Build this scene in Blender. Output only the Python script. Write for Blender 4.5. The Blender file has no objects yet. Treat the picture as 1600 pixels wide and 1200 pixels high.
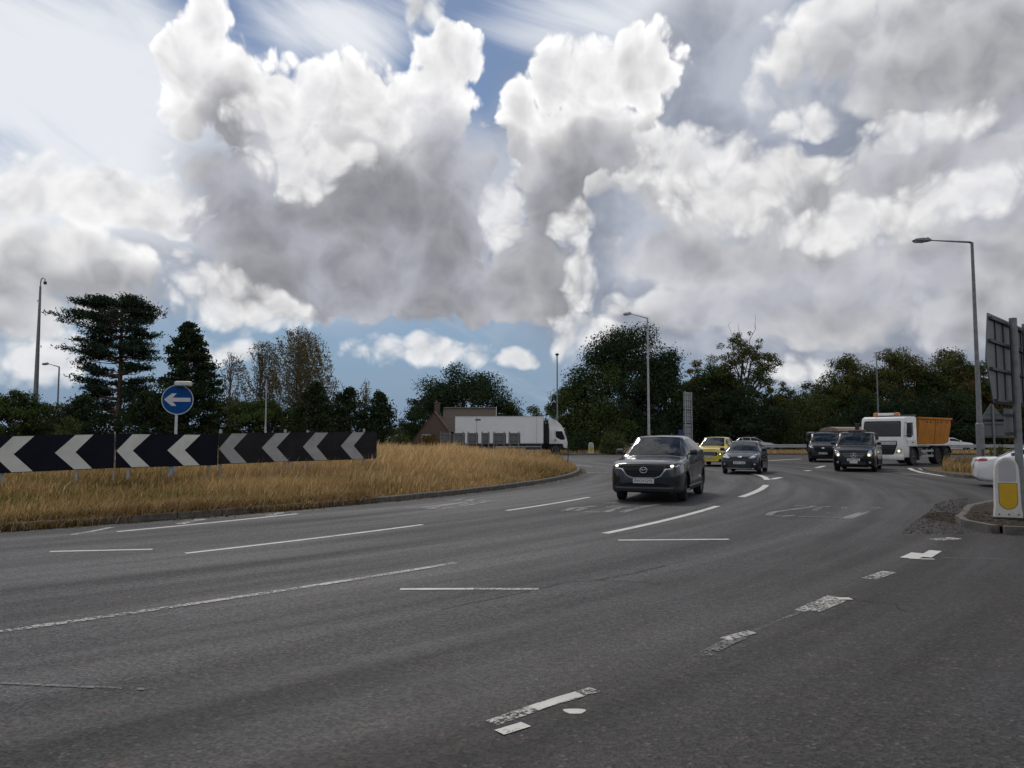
import bpy, bmesh, math, random
import numpy as np
from mathutils import Vector, Matrix, Euler
from mathutils.bvhtree import BVHTree

# ------------------------------------------------------------------ camera, sky, sun, exposure
scene = bpy.context.scene
C = scene.collection
FPX = 1204.0                      # focal length of the photograph in its own pixels
CAM_H = 1.6
PITCH = math.atan(84.0 / FPX)     # horizon 84 px under the picture's middle

cam_d = bpy.data.cameras.new('camera')
cam = bpy.data.objects.new('camera', cam_d)
C.objects.link(cam)
cam.location = (0, 0, CAM_H)
cam.rotation_euler = (math.pi / 2 + PITCH, 0, 0)
cam_d.sensor_width = 36.0
cam_d.lens = 36.0 * FPX / 1600.0
cam_d.clip_start = 0.1
cam_d.clip_end = 6000
scene.camera = cam

SUN_EL, SUN_AZ = 50.0, -14.0      # degrees; azimuth measured from +Y towards +X
scene.view_settings.view_transform = 'Standard'
scene.view_settings.look = 'None'
scene.view_settings.gamma = 1.0
scene.view_settings.use_curve_mapping = False
scene.view_settings.exposure = 0.0
scene.cycles.use_adaptive_sampling = True
scene.cycles.adaptive_threshold = 0.02
scene.cycles.use_denoising = True
scene.cycles.denoiser = 'OPENIMAGEDENOISE'
scene.cycles.denoising_input_passes = 'RGB_ALBEDO_NORMAL'
scene.cycles.denoising_prefilter = 'ACCURATE'
scene.cycles.max_bounces = 6
scene.cycles.diffuse_bounces = 3
scene.cycles.glossy_bounces = 3
scene.cycles.transmission_bounces = 4
scene.cycles.transparent_max_bounces = 8
scene.cycles.sample_clamp_indirect = 4.0
scene.cycles.caustics_reflective = False
scene.cycles.caustics_refractive = False


def ray(u, v):
    """direction of the photograph's pixel (u, v) in the world"""
    x, y, z = (u - 800.0), FPX, (600.0 - v)
    c, s = math.cos(PITCH), math.sin(PITCH)
    return Vector((x, y * c - z * s, y * s + z * c)).normalized()


def gp(u, v, z=0.0):
    """where that pixel meets the level z"""
    d = ray(u, v)
    t = (z - CAM_H) / d.z
    return Vector((d.x * t, d.y * t, z))


def at(u, v, Y):
    """where that pixel reaches the distance Y"""
    d = ray(u, v)
    t = Y / d.y
    return Vector((d.x * t, Y, CAM_H + d.z * t))


def azel(u, v):
    d = ray(u, v)
    return math.degrees(math.atan2(d.x, d.y)) / 10.0, math.degrees(math.asin(d.z)) / 10.0


class NB:
    """small helper to write shader node trees"""
    def __init__(self, tree):
        self.t = tree
        self.n = tree.nodes
        self.l = tree.links

    def new(self, typ, **kw):
        nd = self.n.new(typ)
        for k, v in kw.items():
            setattr(nd, k, v)
        return nd

    def put(self, sock, val):
        if isinstance(val, bpy.types.NodeSocket):
            self.l.new(val, sock)
        else:
            sock.default_value = val

    def m(self, op, a, b=None, c=None, clamp=False):
        nd = self.new('ShaderNodeMath', operation=op, use_clamp=clamp)
        self.put(nd.inputs[0], a)
        if b is not None:
            self.put(nd.inputs[1], b)
        if c is not None:
            self.put(nd.inputs[2], c)
        return nd.outputs[0]

    def vm(self, op, a, b=None, scale=None):
        nd = self.new('ShaderNodeVectorMath', operation=op)
        self.put(nd.inputs[0], a)
        if b is not None:
            self.put(nd.inputs[1], b)
        if scale is not None:
            self.put(nd.inputs['Scale'], scale)
        return nd.outputs['Value'] if op in ('DOT_PRODUCT', 'LENGTH', 'DISTANCE') else nd.outputs[0]

    def comb(self, x, y, z=0.0):
        nd = self.new('ShaderNodeCombineXYZ')
        for i, v in enumerate((x, y, z)):
            self.put(nd.inputs[i], v)
        return nd.outputs[0]

    def sep(self, v):
        nd = self.new('ShaderNodeSeparateXYZ')
        self.put(nd.inputs[0], v)
        return nd.outputs

    def noise(self, vec, scale, detail=4, rough=0.5, dim='3D', lac=2.0, color=False, distortion=0.0):
        nd = self.new('ShaderNodeTexNoise', noise_dimensions=dim)
        if vec is not None:
            self.put(nd.inputs['Vector'], vec)
        self.put(nd.inputs['Scale'], scale)
        self.put(nd.inputs['Detail'], detail)
        self.put(nd.inputs['Roughness'], rough)
        self.put(nd.inputs['Lacunarity'], lac)
        self.put(nd.inputs['Distortion'], distortion)
        return nd.outputs['Color'] if color else nd.outputs['Fac']

    def voro(self, vec, scale, detail=0, rough=0.5, dim='2D', feature='F1', out='Distance', rnd=1.0):
        nd = self.new('ShaderNodeTexVoronoi', voronoi_dimensions=dim, feature=feature)
        if vec is not None:
            self.put(nd.inputs['Vector'], vec)
        self.put(nd.inputs['Scale'], scale)
        if 'Detail' in nd.inputs:
            self.put(nd.inputs['Detail'], detail)
            self.put(nd.inputs['Roughness'], rough)
        self.put(nd.inputs['Randomness'], rnd)
        return nd.outputs[out]

    def step(self, x, a, b, lo=0.0, hi=1.0, smooth=True):
        nd = self.new('ShaderNodeMapRange', interpolation_type='SMOOTHSTEP' if smooth else 'LINEAR')
        nd.clamp = True
        for i, v in enumerate((x, a, b, lo, hi)):
            self.put(nd.inputs[i], v)
        return nd.outputs[0]

    def mix(self, f, a, b, typ='MIX'):
        nd = self.new('ShaderNodeMix', data_type='RGBA', blend_type=typ)
        self.put(nd.inputs[0], f)
        for i, v in ((6, a), (7, b)):
            if not isinstance(v, bpy.types.NodeSocket) and len(v) == 3:
                v = (*v, 1)
            self.put(nd.inputs[i], v)
        return nd.outputs[2]

    def ramp(self, f, stops):
        nd = self.new('ShaderNodeValToRGB')
        e = nd.color_ramp.elements
        while len(e) < len(stops):
            e.new(0.5)
        for el, (p, c) in zip(e, stops):
            el.position = p
            el.color = (*c, 1) if len(c) == 3 else c
        self.put(nd.inputs[0], f)
        return nd.outputs[0]

# ---- the sky: a Nishita sky under two layers of cumulus and a veil of cirrus, all laid out by compass bearing and height
def build_sky():
    w = bpy.data.worlds.new('World')
    scene.world = w
    w.use_nodes = True
    w.cycles.sampling_method = 'MANUAL'
    w.cycles.sample_map_resolution = 256
    nb = NB(w.node_tree)
    nb.n.clear()
    tc = nb.new('ShaderNodeTexCoord')
    s = nb.sep(tc.outputs['Generated'])
    az = nb.m('MULTIPLY', nb.m('ARCTAN2', s[0], s[1]), 18.0 / math.pi)
    el = nb.m('MULTIPLY', nb.m('ARCSINE', s[2]), 18.0 / math.pi)
    P = nb.comb(az, el, 0.0)
    # beyond the part of the sky seen here a plain broken cumulus field goes on
    outside = nb.m('MAXIMUM', nb.step(nb.m('ABSOLUTE', az), 3.3, 3.9), nb.step(el, 3.15, 3.7))
    field = nb.noise(tc.outputs['Generated'], 2.6, 1, 0.5)
    field = nb.m('MULTIPLY_ADD', field, 6.0, -2.8)
    field = nb.m('ADD', field, nb.m('MULTIPLY_ADD', outside, 4.0, -4.0))

    def blob_field(p, blobs, bias=0.0, wide=1.0):
        acc = field
        for (u, v, ru, rv, *rest) in blobs:
            k = rest[0] if rest else 1.0
            a, e = azel(u, v)
            sx, sy = 210.0 / ru / wide, 210.0 / rv / wide                 # about 210 px to ten degrees
            nd = nb.new('ShaderNodeVectorMath', operation='MULTIPLY_ADD')
            nb.put(nd.inputs[0], p)
            nd.inputs[1].default_value = (sx, sy, 0)
            nd.inputs[2].default_value = (-a * sx, -e * sy, 0)
            acc = nb.m('SMOOTH_MAX', acc, nb.m('MULTIPLY_ADD', nb.vm('DOT_PRODUCT', nd.outputs[0], nd.outputs[0]), -k * 0.8, k * 0.8 + bias), 0.3)
        return acc

    wn = nb.noise(P, 1.7, 2, 0.55, '2D', color=True)
    wv = nb.vm('SUBTRACT', wn, (0.5, 0.5, 0.5))
    PW = nb.vm('ADD', P, nb.vm('SCALE', wv, scale=0.24))

    def detail(p, seed, amp, oct_n, oct_v, bscale):
        q = nb.vm('ADD', p, (seed, seed * 0.37, 0))
        bil = nb.voro(q, bscale, oct_v, 0.45)
        n = nb.noise(q, 2.1, oct_n, 0.52, '2D')
        x = nb.m('MULTIPLY_ADD', bil, -0.66 * amp, 0.31 * amp)
        return nb.m('MULTIPLY_ADD', nb.m('SUBTRACT', n, 0.5), 1.15 * amp, x)

    vary = nb.step(nb.noise(PW, 1.5, 4, 0.5, '2D'), 0.34, 0.72)

    def layer(under,  blobs, seed, dark, lit, amp=1.0, edge=0.30, k=(0.85, 0.55, 1.7), bscale=6.0, opac=1.0, bias=0.10, far=0.62, step=0.11):
        b0 = blob_field(PW, blobs, bias)
        wgt = nb.m('MULTIPLY_ADD', b0, 1.4, 1.0, clamp=True)      # no stray scraps away from the clouds
        d0 = nb.m('MULTIPLY_ADD', detail(PW, seed, amp, 6, 2, bscale), wgt, b0)
        p1 = nb.vm('ADD', PW, (SUNV[0] * step, SUNV[1] * step, 0))
        d1 = nb.m('MULTIPLY_ADD', detail(p1, seed, amp, 4, 2, bscale), wgt, b0)
        b2 = blob_field(nb.vm('ADD', PW, (SUNV[0] * far, SUNV[1] * far, 0)), blobs, bias, 1.45) if far else b0
        # thin edges and the side towards the sun are bright, deep cloud and its base grey
        tau = nb.m('MULTIPLY', nb.m('MAXIMUM', d0, 0.0), k[0])
        tau = nb.m('MULTIPLY_ADD', nb.m('MAXIMUM', b2, 0.0), k[2], tau)
        deep = nb.m('POWER', 2.718, nb.m('MULTIPLY', tau, -1.0))
        relief = nb.m('MINIMUM', nb.m('MAXIMUM', nb.m('SUBTRACT', d0, d1), -0.30), 0.5)
        light = nb.m('MULTIPLY_ADD', relief, nb.m('MULTIPLY_ADD', deep, k[1], k[1] * 0.10), deep, clamp=True)
        col = nb.mix(light, nb.mix(vary, tuple(c * 0.80 for c in dark), tuple(c * 1.75 for c in dark)), lit)
        a = nb.m('MULTIPLY', nb.step(d0, 0.0, edge), opac)
        return nb.mix(a, under, col)

    sky = nb.new('ShaderNodeTexSky', sky_type='NISHITA')
    sky.sun_disc = False
    sky.sun_elevation = math.radians(SUN_EL)
    sky.sun_rotation = math.radians(SUN_AZ)
    sky.air_density = 1.0
    sky.dust_density = 0.3
    sky.ozone_density = 3.0
    base = nb.vm('SCALE', sky.outputs[0], scale=SKY_STRENGTH)
    # far grey-blue air low over the horizon
    low = nb.m('MULTIPLY', nb.step(el, 0.0, 1.7, 1.0, 0.0), 0.93)
    base = nb.mix(low, base, (0.19, 0.285, 0.43))

    # cirrus: long streaks fanning out from the upper left
    cx = nb.sep(nb.vm('ADD', P, (4.0, 1.0, 0)))
    st = nb.comb(nb.m('MULTIPLY_ADD', cx[1], 0.45, nb.m('MULTIPLY', cx[0], 0.55)), nb.m('MULTIPLY_ADD', cx[0], 0.40, nb.m('MULTIPLY', cx[1], 1.5)), 0)
    n1 = nb.noise(st, 0.9, 5, 0.6, '2D', distortion=0.5)
    veil_b = blob_field(P, CIRRUS)
    cv = nb.m('MULTIPLY_ADD', nb.m('SUBTRACT', n1, 0.5), 3.4, nb.m('MULTIPLY', nb.m('MAXIMUM', veil_b, -0.8), 1.5))
    ca = nb.m('MULTIPLY', nb.step(cv, -0.9, 1.0), 0.88)
    col = nb.mix(ca, base, (0.88, 0.90, 0.93))
    # grey far veil on the right, under the nearer clouds
    vb = nb.m('MULTIPLY_ADD', nb.m('SUBTRACT', n1, 0.5), 0.8, blob_field(PW, VEIL))
    vn = nb.noise(PW, 1.3, 4, 0.55, '2D')
    vcol = nb.mix(nb.step(vn, 0.3, 0.72), (0.27, 0.295, 0.36), (0.52, 0.55, 0.62))
    col = nb.mix(nb.m('MULTIPLY', nb.step(vb, -0.1, 0.5), 0.93), col, vcol)
    col = layer(col, SOFT, 8.0, (0.185, 0.193, 0.235), (0.98, 0.975, 0.97), amp=1.0, edge=0.42, k=(0.7, 0.9, 0.85), bscale=2.8, step=0.18, opac=0.96)
    col = layer(col, BACK, 3.0, (0.185, 0.193, 0.235), (1.14, 1.13, 1.12), amp=0.9, edge=0.30, k=(0.7, 0.55, 1.75), bscale=5.2, far=0.75)
    col = layer(col, FRONT, 17.0, (0.33, 0.335, 0.37), (0.95, 0.945, 0.94), amp=1.0, edge=0.75, k=(0.55, 0.75, 0.0), bscale=5.5, opac=0.88, far=0)
    bg = nb.new('ShaderNodeBackground')
    nb.put(bg.inputs[0], col)
    bg.inputs[1].default_value = 1.0
    outn = nb.new('ShaderNodeOutputWorld')
    nb.l.new(bg.outputs[0], outn.inputs[0])


SKY_STRENGTH = 0.07
SUNV = (-0.25, 0.97)
CIRRUS = [(40, 90, 280, 120, 1.0), (180, 210, 130, 90, 0.8), (520, 45, 110, 45, 0.6), (120, 330, 320, 100, 1.0), (1000, 20, 200, 60, 0.7)]
VEIL = [(1130, 150, 200, 160, 1.0), (1250, 450, 480, 140, 1.4), (900, 330, 190, 250, 1.0), (1480, 250, 260, 170, 1.0), (1420, 550, 330, 70, 0.9), (260, 430, 200, 90, 0.5), (560, 320, 290, 200, 1.0), (740, 330, 120, 140, 1.0)]
SOFT = [(1470, 50, 260, 130), (1570, 130, 150, 90), (1130, 300, 160, 80), (1310, 330, 250, 95), (1510, 310, 200, 115), (1200, 400, 230, 60), (1470, 410, 250, 70), (1250, 480, 330, 55),
        (95, 425, 145, 72), (10, 470, 70, 65), (220, 330, 210, 40), (1540, 495, 180, 50), (940, 250, 150, 70), (1050, 400, 120, 50)]
BACK = [(322, 30, 42, 62), (305, 130, 52, 105), (390, 170, 115, 95), (540, 175, 150, 85), (695, 95, 74, 58), (680, 190, 86, 120),
        (440, 300, 160, 155), (600, 310, 200, 155), (650, 410, 155, 112), (745, 450, 70, 60), (470, 420, 175, 85), (560, 455, 175, 55),
        (890, 125, 96, 64), (1000, 110, 80, 68), (812, 180, 36, 70), (910, 215, 130, 72), (830, 425, 75, 105), (860, 300, 64, 95)]
FRONT = [(410, 190, 75, 52), (460, 250, 95, 60), (540, 250, 60, 34), (600, 190, 70, 40), (340, 470, 80, 55), (420, 490, 100, 32),
         (650, 552, 125, 30), (735, 556, 58, 24), (800, 562, 40, 19), (905, 525, 70, 46), (885, 350, 44, 50), (905, 440, 40, 60), (790, 330, 36, 66),
         (1250, 190, 56, 30), (1080, 250, 100, 50), (140, 290, 160, 45), (350, 548, 54, 30), (660, 12, 42, 32), (1360, 345, 170, 42), (1230, 275, 110, 40), (1500, 300, 140, 40), (1130, 310, 110, 50), (1440, 205, 90, 30), (1255, 575, 70, 30), (60, 560, 80, 45)]
build_sky()

sun_d = bpy.data.lights.new('sun', 'SUN')
sun_d.energy = 1.4
sun_d.angle = math.radians(11)
sun_d.color = (1.0, 0.95, 0.88)
sun = bpy.data.objects.new('sun', sun_d)
C.objects.link(sun)
sun.rotation_euler = Euler((math.radians(90 - SUN_EL), 0, math.radians(-SUN_AZ) + math.pi))
sun.location = (0, 0, 60)

# ------------------------------------------------------------------ helpers
rng = np.random.default_rng(7)
random.seed(7)
MATS = {}


def pmat(name, col, rough=0.5, metal=0.0, var=0.12, scale=6.0, bump=0.0, bscale=40.0, coat=0.0, spec=0.5, emit=None, estr=0.0, dirt=None):
    """a painted or plain surface with uneven tone, wear and fine relief"""
    if name in MATS:
        return MATS[name]
    m = bpy.data.materials.new(name)
    m.use_nodes = True
    nb = NB(m.node_tree)
    bs = m.node_tree.nodes['Principled BSDF']
    tc = nb.new('ShaderNodeTexCoord')
    n = nb.noise(tc.outputs['Object'], scale, 4, 0.6)
    lo = tuple(c * (1 - var) for c in col)
    hi = tuple(min(1, c * (1 + var)) for c in col)
    c = nb.mix(nb.step(n, 0.3, 0.7), lo, hi)
    if dirt:
        n2 = nb.noise(tc.outputs['Object'], scale * 0.6, 6, 0.65)
        c = nb.mix(nb.m('MULTIPLY', nb.step(n2, 0.48, 0.7), dirt[1]), c, dirt[0])
    nb.put(bs.inputs['Base Color'], c)
    nb.put(bs.inputs['Roughness'], nb.step(n, 0.2, 0.8, max(0.02, rough * 0.85), min(1, rough * 1.15)))
    bs.inputs['Metallic'].default_value = metal
    bs.inputs['Specular IOR Level'].default_value = spec
    bs.inputs['Coat Weight'].default_value = coat
    bs.inputs['Coat Roughness'].default_value = 0.04
    if emit:
        bs.inputs['Emission Color'].default_value = (*emit, 1)
        bs.inputs['Emission Strength'].default_value = estr
    if bump:
        bn = nb.new('ShaderNodeBump')
        bn.inputs['Strength'].default_value = bump
        bn.inputs['Distance'].default_value = 0.02
        nb.put(bn.inputs['Height'], nb.noise(tc.outputs['Object'], bscale, 4, 0.6))
        nb.l.new(bn.outputs[0], bs.inputs['Normal'])
    MATS[name] = m
    return m


def tag(o, label=None, cat=None, group=None, kind=None):
    if label:
        o['label'] = label
    if cat:
        o['category'] = cat
    if group:
        o['group'] = group
    if kind:
        o['kind'] = kind
    return o


def link(name, me, mat=None, parent=None):
    o = bpy.data.objects.new(name, me)
    C.objects.link(o)
    if mat is not None and me is not None and len(me.materials) == 0:
        me.materials.append(mat)
    if parent is not None:
        o.parent = parent
    return o


def thing(name, label, cat, loc=(0, 0, 0), rz=0.0, group=None):
    o = bpy.data.objects.new(name, None)
    o.empty_display_size = 0.3
    C.objects.link(o)
    o.location = loc
    o.rotation_euler = (0, 0, rz)
    return tag(o, label, cat, group)


def np_mesh(name, V, F, smooth=False):
    """mesh from an (n,3) array and an (m,k) array of faces of one size"""
    me = bpy.data.meshes.new(name)
    V = np.asarray(V, dtype=np.float32)
    F = np.asarray(F, dtype=np.int32)
    me.vertices.add(len(V))
    me.vertices.foreach_set('co', V.ravel())
    k = F.shape[1]
    me.loops.add(F.size)
    me.loops.foreach_set('vertex_index', F.ravel())
    me.polygons.add(len(F))
    me.polygons.foreach_set('loop_start', np.arange(0, F.size, k, dtype=np.int32))
    if smooth:
        me.polygons.foreach_set('use_smooth', np.ones(len(F), dtype=bool))
    me.update(calc_edges=True)
    return me


def set_tint(me, per_vert):
    """natural colour differences from leaf to leaf, blade to blade"""
    a = me.color_attributes.new('tint', 'FLOAT_COLOR', 'POINT')
    a.data.foreach_set('color', np.concatenate([per_vert, np.ones((len(per_vert), 1))], axis=1).astype(np.float32).ravel())


class MB:
    def __init__(self):
        self.v, self.f = [], []

    def add(self, vs, fs):
        o = len(self.v)
        self.v += [tuple(v) for v in vs]
        self.f += [tuple(i + o for i in f) for f in fs]
        return self

    def box(self, c, s, rz=0.0, M=None, ch=0.0):
        """box of size s around c, edges chamfered by ch"""
        hx, hy, hz = s[0] / 2, s[1] / 2, s[2] / 2
        if ch <= 0:
            vs = [(x, y, z) for x in (-hx, hx) for y in (-hy, hy) for z in (-hz, hz)]
            fs = [(0, 1, 3, 2), (4, 6, 7, 5), (0, 4, 5, 1), (2, 3, 7, 6), (0, 2, 6, 4), (1, 5, 7, 3)]
        else:
            bm = bmesh.new()
            bmesh.ops.create_cube(bm, size=1.0)
            for v in bm.verts:
                v.co = Vector((v.co.x * s[0], v.co.y * s[1], v.co.z * s[2]))
            bmesh.ops.bevel(bm, geom=list(bm.edges), offset=ch, segments=2, affect='EDGES', profile=0.5)
            bm.verts.index_update()
            vs = [tuple(v.co) for v in bm.verts]
            fs = [tuple(v.index for v in f.verts) for f in bm.faces]
            bm.free()
        R = Matrix.Rotation(rz, 3, 'Z') if M is None else M
        self.add([Vector(c) + R @ Vector(v) for v in vs], fs)
        return self

    def tube(self, pts, radii, n=8, cap=True):
        pts = [Vector(p) for p in pts]
        rings = []
        up0 = None
        for i, p in enumerate(pts):
            d = (pts[min(i + 1, len(pts) - 1)] - pts[max(i - 1, 0)]).normalized()
            if up0 is None:
                up0 = Vector((1, 0, 0)) if abs(d.x) < 0.8 else Vector((0, 1, 0))
            a = (up0 - d * up0.dot(d)).normalized()
            b = d.cross(a)
            up0 = a
            r = radii[i] if hasattr(radii, '__len__') else radii
            rings.append([p + a * (r * math.cos(2 * math.pi * k / n)) + b * (r * math.sin(2 * math.pi * k / n)) for k in range(n)])
        vs = [v for r in rings for v in r]
        fs = [(i * n + k, i * n + (k + 1) % n, (i + 1) * n + (k + 1) % n, (i + 1) * n + k) for i in range(len(pts) - 1) for k in range(n)]
        if cap:
            fs.append(tuple(reversed(range(n))))
            fs.append(tuple((len(pts) - 1) * n + k for k in range(n)))
        return self.add(vs, fs)

    def lathe(self, prof, n=24, axis='Z', c=(0, 0, 0)):
        """prof: list of (radius, height along the axis)"""
        vs, fs = [], []
        for r, h in prof:
            for k in range(n):
                a = 2 * math.pi * k / n
                p = (r * math.cos(a), r * math.sin(a), h)
                if axis == 'Y':
                    p = (p[0], h, p[1])
                elif axis == 'X':
                    p = (h, p[0], p[1])
                vs.append((p[0] + c[0], p[1] + c[1], p[2] + c[2]))
        m = len(prof)
        for i in range(m - 1):
            for k in range(n):
                fs.append((i * n + k, i * n + (k + 1) % n, (i + 1) * n + (k + 1) % n, (i + 1) * n + k))
        fs.append(tuple(reversed(range(n))))
        fs.append(tuple((m - 1) * n + k for k in range(n)))
        return self.add(vs, fs)

    def prism(self, poly, z0, z1, M=None):
        """extrude a flat outline (x, y) from z0 to z1, then move it by M"""
        n = len(poly)
        vs = [Vector((p[0], p[1], z0)) for p in poly] + [Vector((p[0], p[1], z1)) for p in poly]
        if M is not None:
            vs = [M @ v for v in vs]
        fs = [tuple(reversed(range(n))), tuple(range(n, 2 * n))] + [(i, (i + 1) % n, n + (i + 1) % n, n + i) for i in range(n)]
        return self.add(vs, fs)

    def mesh(self, name, smooth=False, angle=None):
        me = bpy.data.meshes.new(name)
        me.from_pydata([tuple(v) for v in self.v], [], self.f)
        bm = bmesh.new()
        bm.from_mesh(me)
        bmesh.ops.recalc_face_normals(bm, faces=bm.faces)
        if smooth:
            lim = math.radians(angle or 40)
            for f in bm.faces:
                f.smooth = True
            for e in bm.edges:
                if len(e.link_faces) == 2 and e.calc_face_angle(0) > lim:
                    e.smooth = False
        bm.to_mesh(me)
        bm.free()
        return me

    def build(self, name, mat, parent=None, smooth=False, angle=None):
        return link(name, self.mesh(name, smooth, angle), mat, parent)


def text_mesh(body, size, name='lettering', depth=0.0):
    """writing as a flat mesh centred on the origin in its own XY plane"""
    cu = bpy.data.curves.new(name, 'FONT')
    cu.body = body
    cu.size = size
    cu.align_x = 'CENTER'
    cu.align_y = 'CENTER'
    cu.extrude = depth
    cu.resolution_u = 3
    tmp = bpy.data.objects.new(name, cu)
    C.objects.link(tmp)
    dg = bpy.context.evaluated_depsgraph_get()
    me = bpy.data.meshes.new_from_object(tmp.evaluated_get(dg))
    bpy.data.objects.remove(tmp)
    bpy.data.curves.remove(cu)
    me.name = name
    return me


def vnoise(x, y, seed=0):
    """cheap smooth noise in 0..1 on arrays"""
    xi, yi = np.floor(x).astype(int), np.floor(y).astype(int)
    xf, yf = x - xi, y - yi
    xf = xf * xf * (3 - 2 * xf)
    yf = yf * yf * (3 - 2 * yf)

    def h(a, b):
        n = (a * 374761393 + b * 668265263 + seed * 1274126177) & 0x7fffffff
        n = ((n ^ (n >> 13)) * 1274126177) & 0x7fffffff
        return ((n ^ (n >> 16)) & 0xffff) / 65535.0
    return (h(xi, yi) * (1 - xf) + h(xi + 1, yi) * xf) * (1 - yf) + (h(xi, yi + 1) * (1 - xf) + h(xi + 1, yi + 1) * xf) * yf


def pchip(xk, yk, x):
    xk, yk, x = np.asarray(xk, float), np.asarray(yk, float), np.asarray(x, float)
    h = np.diff(xk)
    d = np.diff(yk) / h
    m = np.zeros_like(yk)
    m[0], m[-1] = d[0], d[-1]
    for i in range(1, len(xk) - 1):
        if d[i - 1] * d[i] > 0:
            w1, w2 = 2 * h[i] + h[i - 1], h[i] + 2 * h[i - 1]
            m[i] = (w1 + w2) / (w1 / d[i - 1] + w2 / d[i])
    i = np.clip(np.searchsorted(xk, x) - 1, 0, len(h) - 1)
    t = (x - xk[i]) / h[i]
    return ((2 * t**3 - 3 * t**2 + 1) * yk[i] + (t**3 - 2 * t**2 + t) * h[i] * m[i] + (-2 * t**3 + 3 * t**2) * yk[i + 1] + (t**3 - t**2) * h[i] * m[i + 1])

# ------------------------------------------------------------------ ground, road, islands
CX, CY, RI = -32.0, 40.0, 35.3          # middle and kerb radius of the roundabout


def island_z(x, y):
    rin = np.maximum(RI - np.hypot(np.asarray(x) - CX, np.asarray(y) - CY), 0)
    return 0.13 + 0.62 * (1 - np.exp(-(rin / 9.0) ** 2)) + 0.05 * (vnoise(np.asarray(x) * 0.4 + 50, np.asarray(y) * 0.4 + 50, 3) - 0.5) * np.minimum(rin, 1)


def mat_asphalt():
    m = bpy.data.materials.new('asphalt')
    m.use_nodes = True
    nb = NB(m.node_tree)
    bs = m.node_tree.nodes['Principled BSDF']
    tc = nb.new('ShaderNodeTexCoord')
    p = tc.outputs['Object']
    q = nb.vm('SUBTRACT', p, (CX, CY, 0))
    s = nb.sep(q)
    r = nb.vm('LENGTH', q)
    th = nb.m('MULTIPLY', nb.m('ARCTAN2', s[1], s[0]), 42.0)
    # traffic wears streaks along the lanes round the island
    st = nb.comb(nb.m('MULTIPLY', r, 1.1), nb.m('MULTIPLY', th, 0.07), 0)
    streak = nb.noise(st, 1.0, 5, 0.55, '2D')
    big = nb.noise(p, 0.16, 3, 0.5)
    track = nb.m('SINE', nb.m('MULTIPLY_ADD', r, 3.59, nb.m('MULTIPLY', big, 3.0)))
    lane = nb.step(r, 46.5, 48.5, 1.0, 0.25)
    tone = nb.m('MULTIPLY_ADD', nb.m('SUBTRACT', streak, 0.5), 1.1, 1.0)
    tone = nb.m('ADD', tone, nb.m('MULTIPLY', nb.m('MULTIPLY', track, 0.14), lane))
    tone = nb.m('MULTIPLY_ADD', nb.m('SUBTRACT', big, 0.5), 0.35, tone)
    chip = nb.voro(p, 50.0, 0, 0.5, '3D', out='Color')
    chipv = nb.sep(chip)[0]
    grit = nb.noise(p, 24.0, 4, 0.75)
    sp = nb.m('MULTIPLY_ADD', chipv, 1.35, 0.32)
    sp = nb.m('MULTIPLY', sp, nb.m('MULTIPLY_ADD', grit, 1.5, 0.25))
    tone = nb.m('MULTIPLY', tone, sp)
    # old surface outside the ring is browner, with reddish chippings
    ro = nb.m('MULTIPLY_ADD', nb.noise(p, 0.5, 4, 0.6), 5.0, r)
    old = nb.m('MULTIPLY', nb.step(ro, 47.6, 50.6), nb.step(nb.noise(p, 0.35, 4, 0.6), 0.25, 0.55, 0.72, 1.0))
    col = nb.mix(old, ROAD_COL, ROAD_OLD)
    red = nb.m('MULTIPLY', nb.step(nb.noise(p, 2.2, 6, 0.7), 0.52, 0.68), nb.step(nb.sep(chip)[1], 0.55, 0.8))
    col = nb.mix(nb.m('MULTIPLY', red, 0.6), col, (0.085, 0.047, 0.038))
    glint = nb.step(nb.sep(chip)[2], 0.975, 0.995)  # glints painted into the colour as pale specks on single chips
    col = nb.mix(nb.m('MULTIPLY', glint, 0.28), nb.vm('SCALE', col, scale=tone), (0.22, 0.21, 0.19))
    nb.put(bs.inputs['Base Color'], col)
    nb.put(bs.inputs['Roughness'], nb.step(streak, 0.3, 0.7, 0.82, 0.62))
    bs.inputs['Specular IOR Level'].default_value = 0.35
    bn = nb.new('ShaderNodeBump')
    bn.inputs['Strength'].default_value = 0.55
    bn.inputs['Distance'].default_value = 0.008
    nb.put(bn.inputs['Height'], nb.m('ADD', nb.voro(p, 50.0, 0, 0.5, '3D'), grit))
    nb.l.new(bn.outputs[0], bs.inputs['Normal'])
    return m


ROAD_COL = (0.050, 0.048, 0.049)
ROAD_OLD = (0.028, 0.0245, 0.0225)


def mat_paint(name, col, wear, scale=14.0):
    """thermoplastic road paint, worn through to the asphalt in places"""
    m = bpy.data.materials.new(name)
    m.use_nodes = True
    nb = NB(m.node_tree)
    bs = m.node_tree.nodes['Principled BSDF']
    tc = nb.new('ShaderNodeTexCoord')
    p = tc.outputs['Object']
    n = nb.noise(p, scale, 6, 0.75)
    n2 = nb.noise(p, 1.3, 3, 0.5)
    n3 = nb.voro(p, 55.0, 0, 0.5, '3D', out='Color')
    v = nb.m('ADD', nb.m('MULTIPLY_ADD', nb.m('SUBTRACT', n2, 0.5), 0.9, n), nb.m('MULTIPLY', nb.m('SUBTRACT', nb.sep(n3)[0], 0.5), 0.35))
    a = nb.step(v, wear - 0.16, wear + 0.18)
    c = nb.mix(nb.step(nb.noise(p, 5.0, 4, 0.6), 0.3, 0.7), tuple(x * 0.78 for x in col), col)
    nb.put(bs.inputs['Base Color'], c)
    bs.inputs['Roughness'].default_value = 0.6
    nb.put(bs.inputs['Alpha'], a)
    return m


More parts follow.
